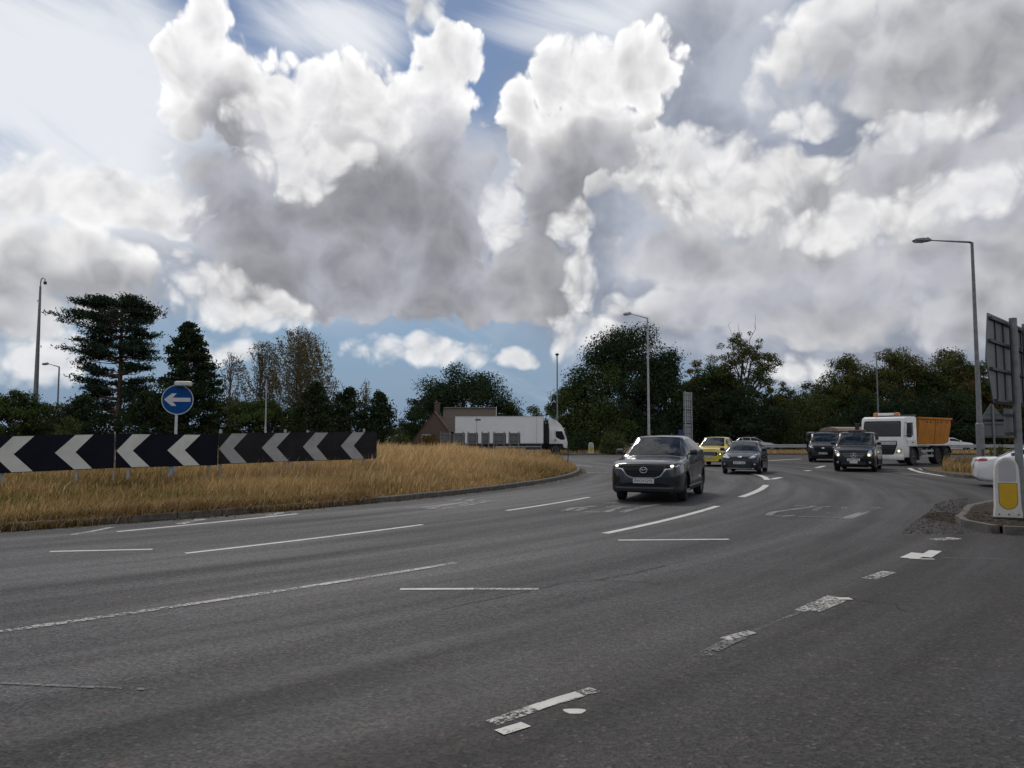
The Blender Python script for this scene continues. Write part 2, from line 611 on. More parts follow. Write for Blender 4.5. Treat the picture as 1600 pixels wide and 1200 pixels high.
def mat_soil(name, cols, scale=3.0, bump=0.6):
    m = bpy.data.materials.new(name)
    m.use_nodes = True
    nb = NB(m.node_tree)
    bs = m.node_tree.nodes['Principled BSDF']
    tc = nb.new('ShaderNodeTexCoord')
    p = tc.outputs['Object']
    n = nb.noise(p, scale, 7, 0.65)
    c = nb.ramp(n, [(0.3, cols[0]), (0.5, cols[1]), (0.7, cols[2])])
    f = nb.noise(p, scale * 14, 4, 0.7)
    c = nb.mix(nb.step(f, 0.35, 0.7, 0.0, 0.6), c, tuple(x * 0.45 for x in cols[0]))
    nb.put(bs.inputs['Base Color'], c)
    bs.inputs['Roughness'].default_value = 0.95
    bs.inputs['Specular IOR Level'].default_value = 0.15
    bn = nb.new('ShaderNodeBump')
    bn.inputs['Strength'].default_value = bump
    bn.inputs['Distance'].default_value = 0.05
    nb.put(bn.inputs['Height'], nb.noise(p, scale * 9, 5, 0.7))
    nb.l.new(bn.outputs[0], bs.inputs['Normal'])
    return m


M_ASPH = mat_asphalt()
M_PAINT = mat_paint('road_paint_fresh', (0.62, 0.60, 0.55), 0.16)
M_PAINT_WORN = mat_paint('road_paint_worn', (0.50, 0.48, 0.44), 0.46)
M_PAINT_FAINT = mat_paint('road_paint_faint', (0.15, 0.147, 0.143), 0.47, 9.0)
M_PAINT_MID = mat_paint('road_paint_thin', (0.24, 0.235, 0.225), 0.40, 9.0)
M_DRYSOIL = mat_soil('dry_soil', [(0.09, 0.065, 0.035), (0.17, 0.12, 0.06), (0.22, 0.16, 0.08)])
M_FIELD = mat_soil('dry_field', [(0.07, 0.065, 0.03), (0.13, 0.105, 0.05), (0.18, 0.14, 0.07)], 0.4)
M_DEBRIS = mat_soil('verge_debris', [(0.05, 0.042, 0.035), (0.085, 0.068, 0.052), (0.13, 0.10, 0.075)], 5.0, 1.0)
M_KERB = pmat('kerb_concrete', (0.115, 0.105, 0.092), 0.9, var=0.35, scale=5, bump=0.5, bscale=60, dirt=((0.05, 0.043, 0.035), 0.7))

ground = MB().add([(-2500, -600, -0.08), (2500, -600, -0.08), (2500, 4000, -0.08), (-2500, 4000, -0.08)], [(0, 1, 2, 3)]).build('ground', M_FIELD)
tag(ground, 'flat dry grassland reaching to the horizon', kind='structure')
road = MB().add([(-110, -40, 0), (120, -40, 0), (120, 77, 0), (-110, 77, 0)], [(0, 1, 2, 3)]).build('road', M_ASPH)
tag(road, 'grey asphalt carriageway circling the roundabout', kind='structure')


def polar(r, a):
    return (CX + r * math.cos(a), CY + r * math.sin(a))


# the grassed middle of the roundabout
def build_island():
    na, nr = 220, 46
    V, F = [], []
    radii = np.concatenate([np.linspace(RI - 0.12, RI - 4, 16), np.linspace(RI - 5, 0.5, nr - 16)])
    for r in radii:
        a = np.linspace(0, 2 * math.pi, na, endpoint=False)
        x, y = CX + r * np.cos(a), CY + r * np.sin(a)
        V.append(np.stack([x, y, island_z(x, y) - 0.01], 1))
    V = np.concatenate(V)
    for i in range(nr - 1):
        for k in range(na):
            F.append((i * na + k, i * na + (k + 1) % na, (i + 1) * na + (k + 1) % na, (i + 1) * na + k))
    me = np_mesh('roundabout_island', V, F, True)
    o = link('roundabout_island', me, M_DRYSOIL)
    return tag(o, 'low grassy mound in the middle of the roundabout', kind='structure')


island = build_island()


def kerb_mesh(L, W=0.14, H=0.13):
    mb = MB()
    c = 0.022
    prof = [(-W / 2, -0.1), (W / 2, -0.1), (W / 2, H - c), (W / 2 - c, H), (-W / 2, H)]
    n = len(prof)
    vs = [(-L / 2, y, z) for y, z in prof] + [(L / 2, y, z) for y, z in prof]
    fs = [tuple(reversed(range(n))), tuple(range(n, 2 * n))] + [(i, (i + 1) % n, n + (i + 1) % n, n + i) for i in range(n)]
    return mb.add(vs, fs).mesh('kerb_stone')


KERB = kerb_mesh(0.895)
KERB.materials.append(M_KERB)


def kerb_along(pts, parent, flip=False, z=0.0, step=0.915):
    """kerb stones one by one along a plan line; the worn face looks to the right of the way"""
    pts = [Vector((p[0], p[1], 0)) for p in pts]
    seg = [(b - a).length for a, b in zip(pts, pts[1:])]
    tot = sum(seg)
    n = int(tot / step)
    for i in range(n):
        d = (i + 0.5) * tot / n
        k = 0
        while d > seg[k]:
            d -= seg[k]
            k += 1
        t = (pts[k + 1] - pts[k]).normalized()
        p = pts[k] + t * d
        o = bpy.data.objects.new('kerb_stone', KERB)
        C.objects.link(o)
        o.parent = parent
        o.location = (p.x, p.y, z + random.uniform(-0.006, 0.004))
        o.rotation_euler = (random.uniform(-.01, .01), random.uniform(-.006, .006), math.atan2(t.y, t.x) + (math.pi if flip else 0) + random.uniform(-.008, .008))
        o.scale = (tot / n / step, 1, 1)


kerb_along([polar(RI, math.radians(a)) for a in np.arange(-68, 24, 1.0)], island, flip=True)


# painted lines, each lying a hair above the one before
STRIP_N = [0]


def strip(pts, w, name, mat, z=0.004, parent=None, taper=None):
    """flat painted strip along plan points"""
    P = [Vector((p[0], p[1], 0)) for p in pts]
    L, R = [], []
    for i, p in enumerate(P):
        t = (P[min(i + 1, len(P) - 1)] - P[max(i - 1, 0)]).normalized()
        nrm = Vector((-t.y, t.x, 0))
        ww = w if taper is None else w * taper[i]
        L.append(p + nrm * ww / 2)
        R.append(p - nrm * ww / 2)
    n = len(P)
    STRIP_N[0] += 1
    vs = [(v.x, v.y, z + 0.0006 * (STRIP_N[0] % 7)) for v in L + R]
    fs = [(i, n + i, n + i + 1, i + 1) for i in range(n - 1)]
    return MB().add(vs, fs).build(name, mat, parent or road)


def px_strip(pxs, w, mat=None, name='lane_marking', z=0.004):
    return strip([gp(u, v) for u, v in pxs], w, name, mat or M_PAINT, z)


def arc_between(a, b, n=8):
    """arc round the roundabout from one picture point to another"""
    A, B = gp(*a), gp(*b)
    ra, rb = math.hypot(A.x - CX, A.y - CY), math.hypot(B.x - CX, B.y - CY)
    ta, tb = math.atan2(A.y - CY, A.x - CX), math.atan2(B.y - CY, B.x - CX)
    return [polar(ra + (rb - ra) * i / n, ta + (tb - ta) * i / n) for i in range(n + 1)]


for a, b, w, m in [((183, 831), (465, 803), 0.12, M_PAINT), ((290, 865), (660, 820), 0.11, M_PAINT), ((792, 798), (921, 777), 0.13, M_PAINT),
                   ((-60, 996), (712, 880), 0.11, M_PAINT_WORN), ((945, 834), (1121, 791), 0.15, M_PAINT), ((1158, 777), (1197, 758), 0.2, M_PAINT)]:
    strip(arc_between(a, b), w, 'lane_marking', m)
for pxs, w, m in [([(78, 862), (238, 858.5)], 0.10, M_PAINT), ([(625, 921), (740, 920.5)], 0.09, M_PAINT), ([(740, 920.5), (842, 921)], 0.09, M_PAINT_WORN),
                  ([(966, 844.5), (1139, 843)], 0.11, M_PAINT), ([(1174, 740.5), (1188, 743), (1195, 746), (1199, 750)], 0.22, M_PAINT),
                  ([(1206, 749), (1220, 746)], 0.22, M_PAINT), ([(1258, 736), (1266, 735)], 0.25, M_PAINT), ([(1276, 731), (1288, 728)], 0.25, M_PAINT),
                  ([(112, 836), (140, 831), (176, 824)], 0.12, M_PAINT_WORN), ([(281, 819), (300, 815), (318, 811)], 0.2, M_PAINT_WORN), ([(418, 806), (440, 801)], 0.2, M_PAINT_WORN),
                  ([(0, 1068), (60, 1071), (150, 1075), (228, 1078)], 0.035, M_PAINT_FAINT),
                  ([(1386, 735), (1408, 735)], 0.3, M_PAINT_WORN), ([(1408, 741), (1440, 741.5)], 0.2, M_PAINT_WORN),
                  ([(1421, 731.5), (1426, 734.5), (1440, 738.5), (1462, 742), (1475, 744)], 0.22, M_PAINT), ([(1436, 731.5), (1440, 734.5), (1452, 738.5), (1470, 742)], 0.12, M_PAINT_WORN),
                  ([(1200, 720), (1252, 717)], 0.3, M_PAINT), ([(1060, 733), (1124, 735)], 0.2, M_PAINT_WORN), ([(902, 713), (940, 713)], 0.3, M_PAINT_WORN), ([(893, 719), (935, 720)], 0.3, M_PAINT_WORN),
                  ([(900, 727), (925, 729)], 0.3, M_PAINT_WORN), ([(908, 739), (950, 738)], 0.25, M_PAINT_WORN), ([(880, 708), (1000, 709)], 0.35, M_PAINT_FAINT)]:
    px_strip(pxs, w, m)
# the broken give-way line in front of the camera, worn into fragments
for pxs, w, m in [([(768, 1131), (850, 1102), (930, 1078)], 0.10, M_PAINT_WORN), ([(834, 1108), (880, 1092), (905, 1085)], 0.085, M_PAINT), ([(780, 1146), (822, 1133)], 0.085, M_PAINT),
                  ([(1092, 1028), (1140, 1003), (1178, 989)], 0.11, M_PAINT_FAINT), ([(1132, 1000), (1176, 988)], 0.10, M_PAINT_WORN),
                  ([(1178, 986), (1250, 957)], 0.035, M_PAINT_FAINT), ([(1250, 955), (1302, 932)], 0.11, M_PAINT_WORN), ([(1270, 955), (1312, 938)], 0.13, M_PAINT_WORN), ([(1308, 936), (1330, 936)], 0.10, M_PAINT),
                  ([(1357, 905), (1390, 894)], 0.16, M_PAINT_WORN), ([(1420, 873), (1438, 865)], 0.22, M_PAINT), ([(1445, 871), (1462, 861)], 0.16, M_PAINT), ([(1420, 873), (1460, 874)], 0.06, M_PAINT),
                  ([(1457, 844), (1494, 841)], 0.22, M_PAINT_WORN), ([(1476, 872), (1566, 874)], 0.04, M_PAINT_FAINT)]:
    px_strip(pxs, w, m, 'give_way_marking')
spl = MB()
c0 = gp(898, 1112)
spl.prism([(c0.x + 0.062 * math.cos(a) * (1 + 0.2 * math.sin(3 * a)), c0.y + 0.05 * math.sin(a) * (1 + 0.2 * math.cos(2 * a))) for a in np.linspace(0, 2 * math.pi, 18, endpoint=False)], 0.001, 0.004)
spl.build('paint_spot', M_PAINT, road)
for pxs in [[(1330, 936), (1365, 941), (1400, 944), (1403, 951), (1420, 957)], [(842, 921), (880, 911), (930, 907), (1000, 909), (1040, 914)], [(690, 953), (760, 938), (842, 921)],
            [(930, 907), (990, 896), (1050, 882)], [(1508, 763), (1560, 768)], [(1265, 753), (1295, 753)]]:
    pts = []
    for (a, b) in zip(pxs, pxs[1:]):
        for k in range(6):
            pts.append(gp(a[0] + (b[0] - a[0]) * k / 6, a[1] + (b[1] - a[1]) * k / 6 + random.uniform(-0.7, 0.7)))
    strip(pts, 0.011, 'road_crack', pmat('crack_tar', (0.012, 0.012, 0.013), 0.9), 0.003)

# worn lettering on the lanes, read by the drivers who circle the island
for pxs, w, m in [([(633, 793), (660, 793), (700, 788), (740, 784), (775, 783)], 0.16, M_PAINT_MID), ([(668, 795), (680, 793), (725, 785), (738, 781), (722, 780), (700, 783)], 0.15, M_PAINT_MID),
                  ([(668, 795), (690, 795), (720, 789), (742, 785)], 0.15, M_PAINT_MID), ([(702, 795), (735, 789), (765, 783.5), (752, 781.5)], 0.15, M_PAINT_MID), ([(765, 783.5), (790, 783.5)], 0.15, M_PAINT_MID),
                  ([(916, 793.5), (900, 798), (880, 799), (895, 794), (930, 791)], 0.16, M_PAINT_MID), ([(914, 800), (948, 800), (968, 793), (946, 792)], 0.16, M_PAINT_MID), ([(942, 786), (967, 786)], 0.16, M_PAINT_MID),
                  ([(970, 801), (1000, 793), (1030, 788)], 0.17, M_PAINT_MID), ([(955, 790), (985, 793)], 0.14, M_PAINT_MID),
                  ([(1240, 806), (1222, 807), (1200, 805.5), (1207, 801), (1232, 797), (1258, 794), (1272, 791), (1242, 790.5)], 0.15, M_PAINT_MID),
                  ([(1248, 807.5), (1285, 808.5), (1320, 810)], 0.13, M_PAINT_FAINT), ([(1272, 798), (1280, 793), (1298, 791), (1320, 792.5), (1322, 800)], 0.15, M_PAINT_FAINT), ([(1285, 808), (1300, 801)], 0.14, M_PAINT_FAINT),
                  ([(1320, 811), (1334, 806), (1350, 801)], 0.20, M_PAINT_MID), ([(1350, 801), (1375, 793)], 0.14, M_PAINT_FAINT), ([(1336, 794), (1376, 793)], 0.13, M_PAINT_FAINT)]:
    px_strip(pxs, w, m, 'lane_lettering')


# raised islands on the right: outline in plan, kerb stones round it
def raised(name, outline, label, mat, h=0.11, kerb_pts=None):
    bm = bmesh.new()
    vs = [bm.verts.new((p[0], p[1], h)) for p in outline]
    f = bm.faces.new(vs)
    bmesh.ops.triangulate(bm, faces=[f])
    bmesh.ops.subdivide_edges(bm, edges=list(bm.edges), cuts=3, use_grid_fill=True)
    for v in bm.verts:
        v.co.z += random.uniform(-0.012, 0.012)
    bmesh.ops.recalc_face_normals(bm, faces=bm.faces)
    me = bpy.data.meshes.new(name)
    bm.to_mesh(me)
    bm.free()
    o = link(name, me, mat)
    tag(o, label, kind='structure')
    if kerb_pts:
        kerb_along(kerb_pts, o)
    return o


def smooth_line(pts, n=8):
    """Catmull-Rom through plan points"""
    P = [Vector((p[0], p[1], 0)) for p in pts]
    out = []
    for i in range(len(P) - 1):
        a, b, c, d = P[max(i - 1, 0)], P[i], P[i + 1], P[min(i + 2, len(P) - 1)]
        for k in range(n):
            t = k / n
            out.append(0.5 * (2 * b + (c - a) * t + (2 * a - 5 * b + 4 * c - d) * t * t + (3 * b - a - 3 * c + d) * t ** 3))
    out.append(P[-1])
    return out


nose = smooth_line([(16.5, 11.2), (11.5, 12.2), (8.9, 12.75), (8.2, 13.25), (8.3, 14.3), (9.1, 15.6), (10.6, 17.6), (14.2, 20.5), (20.0, 22.5)], 6)
splitter = raised('splitter_island', nose, 'kerbed splitter island with brown debris at the right', M_DEBRIS, 0.115, None)
kerb_along(list(reversed(nose)), splitter)
vn = smooth_line([(60, 30.5), (40, 29.5), (24.0, 29.0), (18.6, 30.2), (18.5, 33.0), (19.6, 36.5), (20.8, 38.8), (22.6, 39.6), (27.0, 41.6), (36, 45), (60, 52)], 6)
verge = raised('grass_verge', vn, 'raised verge of dry grass beyond the side road', M_DRYSOIL, 0.12, None)
kerb_along(list(reversed(vn)), verge)
slip = MB().add([(18, 83.0, 0.13), (120, 80.5, 0.13), (120, 90, 0.13), (18, 91, 0.13)], [(0, 1, 2, 3)]).build('slip_road', M_ASPH)
tag(slip, 'far road running behind the crash barrier', kind='structure')
fv = [(120, 74), (40, 73.5), (27, 73), (14, 75.5), (4, 77.0), (-20, 79.5), (-110, 80), (-110, 96), (120, 110)]
far_verge = raised('far_verge', list(reversed(fv)), 'strip of dry grass along the far side of the road', M_DRYSOIL, 0.10, None)
kerb_along(fv[1:6], far_verge)

# loose dirt washed off the splitter island on to the road
dp = [gp(*p) for p in [(1407, 834), (1425, 818), (1452, 800), (1462, 787), (1490, 780), (1512, 779), (1512, 790), (1497, 806), (1492, 826), (1520, 834), (1480, 836)]]
bm = bmesh.new()
bm.faces.new([bm.verts.new((p.x, p.y, 0.003)) for p in dp])
me = bpy.data.meshes.new('dirt_patch')
bm.to_mesh(me)
bm.free()
M_DIRT = mat_soil('thin_dirt', [(0.05, 0.042, 0.035), (0.085, 0.068, 0.052), (0.13, 0.10, 0.075)], 5.0, 1.0)
nbd = NB(M_DIRT.node_tree)
bsd_ = M_DIRT.node_tree.nodes['Principled BSDF']
tcd = nbd.new('ShaderNodeTexCoord')
cd_ = gp(1478, 812)
dd_ = nbd.vm('LENGTH', nbd.vm('MULTIPLY', nbd.vm('SUBTRACT', tcd.outputs['Object'], (cd_.x + 0.35, cd_.y + 0.2, 0)), (0.95, 0.42, 0)))
nbd.put(bsd_.inputs['Alpha'], nbd.step(nbd.m('MULTIPLY_ADD', nbd.noise(tcd.outputs['Object'], 4.0, 6, 0.7), -1.6, nbd.m('ADD', dd_, 0.55)), 0.0, 0.55, 0.95, 0.0))
link('dirt_patch', me, M_DIRT, road)


def scatter_bits(name, pts, label, cols, size, parent=None):
    """small stones, twigs and dead leaves lying about, too many to count"""
    n = len(pts)
    a = rng.uniform(0, 2 * math.pi, n)
    s = size * rng.uniform(0.4, 1.6, n)
    tilt = rng.uniform(-0.5, 0.5, n)
    e = rng.uniform(0.3, 1.0, n)
    ux, uy = np.cos(a) * s, np.sin(a) * s
    vx, vy = -np.sin(a) * s * e, np.cos(a) * s * e
    P = np.asarray(pts)
    up = s * 0.35
    V = np.stack([P + np.stack([-ux, -uy, up * tilt], 1), P + np.stack([-vx, -vy, up], 1), P + np.stack([ux, uy, -up * tilt + up * 0.4], 1), P + np.stack([vx, vy, up * 0.2], 1)], 1).reshape(-1, 3)
    F = np.arange(4 * n).reshape(n, 4)
    me = np_mesh(name, V, F)
    c = np.asarray(cols)[rng.integers(0, len(cols), n)] * rng.uniform(0.6, 1.3, (n, 1))
    set_tint(me, np.repeat(c, 4, axis=0))
    o = link(name, me, mat_leaf('litter', 0.0), parent)
    tag(o, label, kind='stuff')
    return o


def mat_leaf(name, trans=0.35, gloss=0.0):
    key = 'leaf_' + name
    if key in MATS:
        return MATS[key]
    m = bpy.data.materials.new(key)
    m.use_nodes = True
    nb = NB(m.node_tree)
    nb.n.clear()
    at_ = nb.new('ShaderNodeVertexColor', layer_name='tint')
    d = nb.new('ShaderNodeBsdfDiffuse')
    nb.l.new(at_.outputs[0], d.inputs[0])
    out = nb.new('ShaderNodeOutputMaterial')
    last = d.outputs[0]
    if trans > 0:
        t = nb.new('ShaderNodeBsdfTranslucent')
        nb.put(t.inputs[0], nb.mix(1.0, at_.outputs[0], (1.15, 1.2, 0.7), 'MULTIPLY'))
        mx = nb.new('ShaderNodeMixShader')
        mx.inputs[0].default_value = trans
        nb.l.new(last, mx.inputs[1])
        nb.l.new(t.outputs[0], mx.inputs[2])
        last = mx.outputs[0]
    nb.l.new(last, out.inputs[0])
    MATS[key] = m
    return m


def pts_in(poly, n):
    """random points inside a plan polygon"""
    P = np.asarray([(p[0], p[1]) for p in poly])
    lo, hi = P.min(0), P.max(0)
    out = []
    while sum(map(len, out)) < n:
        q = rng.uniform(lo, hi, (n * 2, 2))
        ins = np.zeros(len(q), bool)
        j = len(P) - 1
        for i in range(len(P)):
            c = ((P[i, 1] > q[:, 1]) != (P[j, 1] > q[:, 1])) & (q[:, 0] < (P[j, 0] - P[i, 0]) * (q[:, 1] - P[i, 1]) / (P[j, 1] - P[i, 1] + 1e-9) + P[i, 0])
            ins ^= c
            j = i
        out.append(q[ins])
    return np.concatenate(out)[:n]


bits = pts_in([(7.9, 13.2), (10.5, 12.6), (13, 12.6), (13, 17), (9, 15.5)], 2600)
scatter_bits('leaf_litter', np.c_[bits, np.full(len(bits), 0.12)], 'brown leaf litter and stones on the splitter island', [(0.07, 0.05, 0.035), (0.12, 0.085, 0.05), (0.05, 0.045, 0.04), (0.16, 0.13, 0.09)], 0.022)
b2 = pts_in([(p.x, p.y) for p in dp], 1800)
scatter_bits('road_debris', np.c_[b2, np.full(len(b2), 0.006)], 'loose brown grit and dead leaves beside the splitter kerb', [(0.07, 0.052, 0.04), (0.11, 0.08, 0.05), (0.05, 0.045, 0.04)], 0.018)
t = rng.uniform(math.radians(-68), math.radians(10), 2600)
rr = RI + np.abs(rng.normal(0, 0.16, 2600)) + 0.05
scatter_bits('gutter_litter', np.c_[CX + rr * np.cos(t), CY + rr * np.sin(t), np.full(2600, 0.006)], 'dead leaves and grit gathered along the roundabout kerb', [(0.06, 0.045, 0.03), (0.12, 0.08, 0.045), (0.18, 0.13, 0.07)], 0.03)


# ---- grass, blade by blade
def blades(name, P, H, W, tint, label, lean=0.35):
    n = len(P)
    a = rng.uniform(0, 2 * math.pi, n)
    wx, wy = np.cos(a) * W / 2, np.sin(a) * W / 2
    la = rng.normal(0.4, 1.2, n)
    ln = np.abs(rng.normal(lean, lean * 0.6, n)) * H
    dx, dy = np.cos(la) * ln, np.sin(la) * ln
    z = np.zeros(n)
    V = np.stack([
        P + np.stack([-wx, -wy, z - 0.03], 1), P + np.stack([wx, wy, z - 0.03], 1),
        P + np.stack([-wx * .8 + dx * .3, -wy * .8 + dy * .3, H * .6], 1), P + np.stack([wx * .8 + dx * .3, wy * .8 + dy * .3, H * .6], 1),
        P + np.stack([dx, dy, H], 1)], 1).reshape(-1, 3)
    i = np.arange(n)[:, None] * 5
    F = np.concatenate([i + [[0, 1, 3]], i + [[0, 3, 2]], i + [[2, 3, 4]]], 1).reshape(-1, 3)
    me = np_mesh(name, V, F)
    set_tint(me, np.repeat(tint, 5, axis=0))
    o = link(name, me, mat_leaf('grass', 0.35))
    tag(o, label, kind='stuff')
    return o


GOLD = np.array([(0.60, 0.41, 0.25), (0.55, 0.345, 0.195), (0.70, 0.53, 0.36), (0.44, 0.265, 0.15)])
DULL = np.array([(0.27, 0.170, 0.082), (0.17, 0.12, 0.06), (0.35, 0.235, 0.12), (0.11, 0.105, 0.05)])


def island_grass():
    n = 330000
    # more of it near the kerb and near the camera
    th = rng.uniform(math.radians(-75), math.radians(32), n)
    rin = np.abs(rng.gamma(1.25, 4.0, n)) - 0.16
    r = RI - 0.05 - rin
    x, y = CX + r * np.cos(th), CY + r * np.sin(th)
    d = np.hypot(x, y)
    bear = np.degrees(np.arctan2(x, y))
    ok = (rin > np.where(bear < -13, -0.16, 0.06)) & (rin < 30) & (bear > -37) & (bear < 12)
    x, y, rin, d, bear = x[ok], y[ok], rin[ok], d[ok], bear[ok]
    n = len(x)
    tall = np.clip((bear + 24) / 18, 0, 1)                     # the right end stands taller
    n1 = vnoise(x * 0.55 + 200, y * 0.55 + 200, 5)
    n2 = vnoise(x * 1.9 + 90, y * 1.9 + 90, 9)
    base = 0.12 + 0.07 * np.clip(rin / 5, 0, 1) + (0.17 + 0.09 * np.clip(rin / 3, 0, 1)) * tall
    tall = tall * np.clip((4.5 - bear) / 7.0, 0.15, 1)
    edge = np.clip((rin + 0.2) / 1.1, 0.30, 1)
    H = base * edge * (0.35 + 0.75 * n1 + 0.55 * n2) * rng.uniform(0.4, 1.4, n)
    stalk = rng.uniform(0, 1, n) < 0.12                        # seed heads standing over the rest
    H = np.where(stalk, H * 1.3 + 0.04, H)
    W = np.clip(d * 0.00085, 0.012, 0.045) * rng.uniform(0.5, 1.4, n)
    P = np.stack([x, y, np.where(rin < 0.05, 0.10, island_z(x, y))], 1)
    g = GOLD[rng.integers(0, 4, n)]
    q = DULL[rng.integers(0, 4, n)] * np.where((vnoise(x * 0.9 + 5, y * 0.9 + 77, 33) > 0.68)[:, None], np.array([[0.62, 0.82, 0.6]]), 1.0)
    n3 = vnoise(x * 0.23 + 11, y * 0.23 + 31, 15)
    f = np.clip((n1 * 0.7 + 0.7 * n3 + 0.5 * tall + 0.3 * np.clip(rin / 4, 0, 1) - 0.55) + rng.normal(0, 0.22, n) + 0.3 * stalk, 0, 1)[:, None]
    tint = (g * f + q * (1 - f)) * rng.uniform(0.6, 1.3, (n, 1))
    blades('dry_grass', P, H, W, tint, 'tall straw coloured dry grass covering the roundabout', 0.4)


island_grass()
# matted grass hanging over the kerb on the left
n_ = 42000
th_ = rng.uniform(math.radians(-75), math.radians(-36), n_)
rin_ = rng.uniform(-0.26, 0.55, n_)
x_, y_ = CX + (RI - rin_) * np.cos(th_), CY + (RI - rin_) * np.sin(th_)
m_ = vnoise(x_ * 0.8 + 70, y_ * 0.8 + 10, 21)
k_ = rin_ > -0.22 + 0.20 * m_
x_, y_, rin_, m_ = x_[k_], y_[k_], rin_[k_], m_[k_]
n_ = len(x_)
blades('matted_grass', np.stack([x_, y_, np.where(rin_ < 0.06, 0.02, 0.12)], 1), rng.uniform(0.06, 0.26, n_) * (0.6 + 0.7 * m_), rng.uniform(0.008, 0.018, n_),
       np.where((rng.uniform(0, 1, n_) < 0.35 + 0.4 * m_)[:, None], GOLD[rng.integers(0, 4, n_)] * 0.75, DULL[rng.integers(0, 4, n_)] * 0.8) * rng.uniform(0.6, 1.2, (n_, 1)), 'matted dull grass hanging over the kerb at the left', 0.9)
b = pts_in([(18.9, 31.5), (19.2, 34.5), (21.2, 38.2), (24, 39.5), (34, 43.5), (48, 46), (48, 31), (24, 30)], 34000)
keep = rng.uniform(0, 1, len(b)) < np.clip(1.3 - np.hypot(b[:, 0] - 21, b[:, 1] - 36) / 25, 0.2, 1)
b = b[keep]
nn = len(b)
hh = 0.30 + 0.55 * vnoise(b[:, 0] * 0.5 + 20, b[:, 1] * 0.5 + 20, 4)
tt = np.where((vnoise(b[:, 0] * 0.7 + 60, b[:, 1] * 0.7, 8) > 0.5)[:, None], GOLD[rng.integers(0, 4, nn)] * 0.85, DULL[rng.integers(0, 4, nn)])
blades('verge_grass', np.c_[b, np.full(nn, 0.11)], hh * rng.uniform(0.5, 1.2, nn), np.full(nn, 0.03), tt, 'dry grass and weeds growing on the right hand verge')
b = np.concatenate([pts_in([(14, 76), (27, 73.4), (40, 74), (75, 75), (75, 80.5), (14, 82)], 15000), pts_in([(-30, 79.8), (4, 77.3), (14, 76), (14, 82), (-30, 86)], 7000)])
nn = len(b)
blades('far_grass', np.c_[b, np.full(nn, 0.09)], rng.uniform(0.1, 0.4, nn), np.full(nn, 0.06), (GOLD * 0.8)[rng.integers(0, 4, nn)] * rng.uniform(0.6, 1.1, (nn, 1)), 'low dry grass along the far road edge')


# ------------------------------------------------------------------ trees, bushes
M_BARK = pmat('bark', (0.085, 0.065, 0.05), 0.95, var=0.4, scale=9, bump=0.8, bscale=18)
M_BARK_PINE = pmat('pine_bark', (0.125, 0.075, 0.05), 0.95, var=0.4, scale=7, bump=0.8, bscale=14)
M_BARK_PALE = pmat('pale_bark', (0.26, 0.24, 0.21), 0.9, var=0.4, scale=8, bump=0.5, bscale=18)

G_OAK = [(0.052, 0.081, 0.028), (0.070, 0.102, 0.035), (0.042, 0.067, 0.026), (0.098, 0.119, 0.042)]
G_DARK = [(0.032, 0.052, 0.028), (0.042, 0.065, 0.032), (0.025, 0.042, 0.025), (0.052, 0.070, 0.032)]
G_PINE = [(0.035, 0.060, 0.045), (0.047, 0.074, 0.052), (0.028, 0.047, 0.038), (0.060, 0.081, 0.052)]
G_TURN = [(0.088, 0.108, 0.037), (0.112, 0.112, 0.040), (0.075, 0.098, 0.034), (0.135, 0.110, 0.044)]
G_RUST = [(0.150, 0.098, 0.042), (0.125, 0.098, 0.040), (0.165, 0.098, 0.042), (0.105, 0.100, 0.040)]
G_BIRCH = [(0.149, 0.131, 0.074), (0.184, 0.144, 0.088), (0.123, 0.126, 0.063), (0.210, 0.158, 0.096)]
G_BUSH = [(0.074, 0.096, 0.038), (0.096, 0.116, 0.049), (0.060, 0.081, 0.035), (0.114, 0.123, 0.052)]


def leaves(P, size, cols, aspect=0.62, flat=0.0, droop=0.0, shade_var=0.25, N=None):
    """one small bent leaf spray (two triangles) for each point of P"""
    n = len(P)
    u = rng.normal(0, 1, (n, 3))
    u[:, 2] = u[:, 2] * (1 - flat) - droop
    u /= np.linalg.norm(u, axis=1)[:, None] + 1e-9
    if N is not None:                     # leaves turned outwards, as they grow towards the light
        nn_ = N + rng.normal(0, 0.45, (n, 3))
        nn_ /= np.linalg.norm(nn_, axis=1)[:, None] + 1e-9
        u -= nn_ * (u * nn_).sum(1)[:, None]
        u /= np.linalg.norm(u, axis=1)[:, None] + 1e-9
    w = rng.normal(0, 1, (n, 3)) if N is None else np.cross(nn_, u)
    w -= u * (w * u).sum(1)[:, None]
    w /= np.linalg.norm(w, axis=1)[:, None] + 1e-9
    s = size * rng.uniform(0.55, 1.45, n)[:, None]
    k = np.cross(u, w) * s * 0.25
    V = np.stack([P - u * s * 0.5, P + w * s * aspect * 0.5 + k, P + u * s * 0.5, P - w * s * aspect * 0.5 + k], 1).reshape(-1, 3)
    i = np.arange(n)[:, None] * 4
    F = np.concatenate([i + [[0, 1, 2]], i + [[0, 2, 3]]], 1).reshape(-1, 3)
    c = np.asarray(cols)[rng.integers(0, len(cols), n)] * rng.uniform(1 - shade_var, 1 + shade_var, (n, 1))
    return V, F, np.repeat(c, 4, axis=0)


def crown_obj(name, parts, parent, trans=0.3):
    V, F, T, o = [], [], [], 0
    for v, f, t in parts:
        V.append(v)
        F.append(f + o)
        T.append(t)
        o += len(v)
    me = np_mesh(name, np.concatenate(V), np.concatenate(F))
    set_tint(me, np.concatenate(T))
    return link(name, me, mat_leaf('tree', trans), parent)


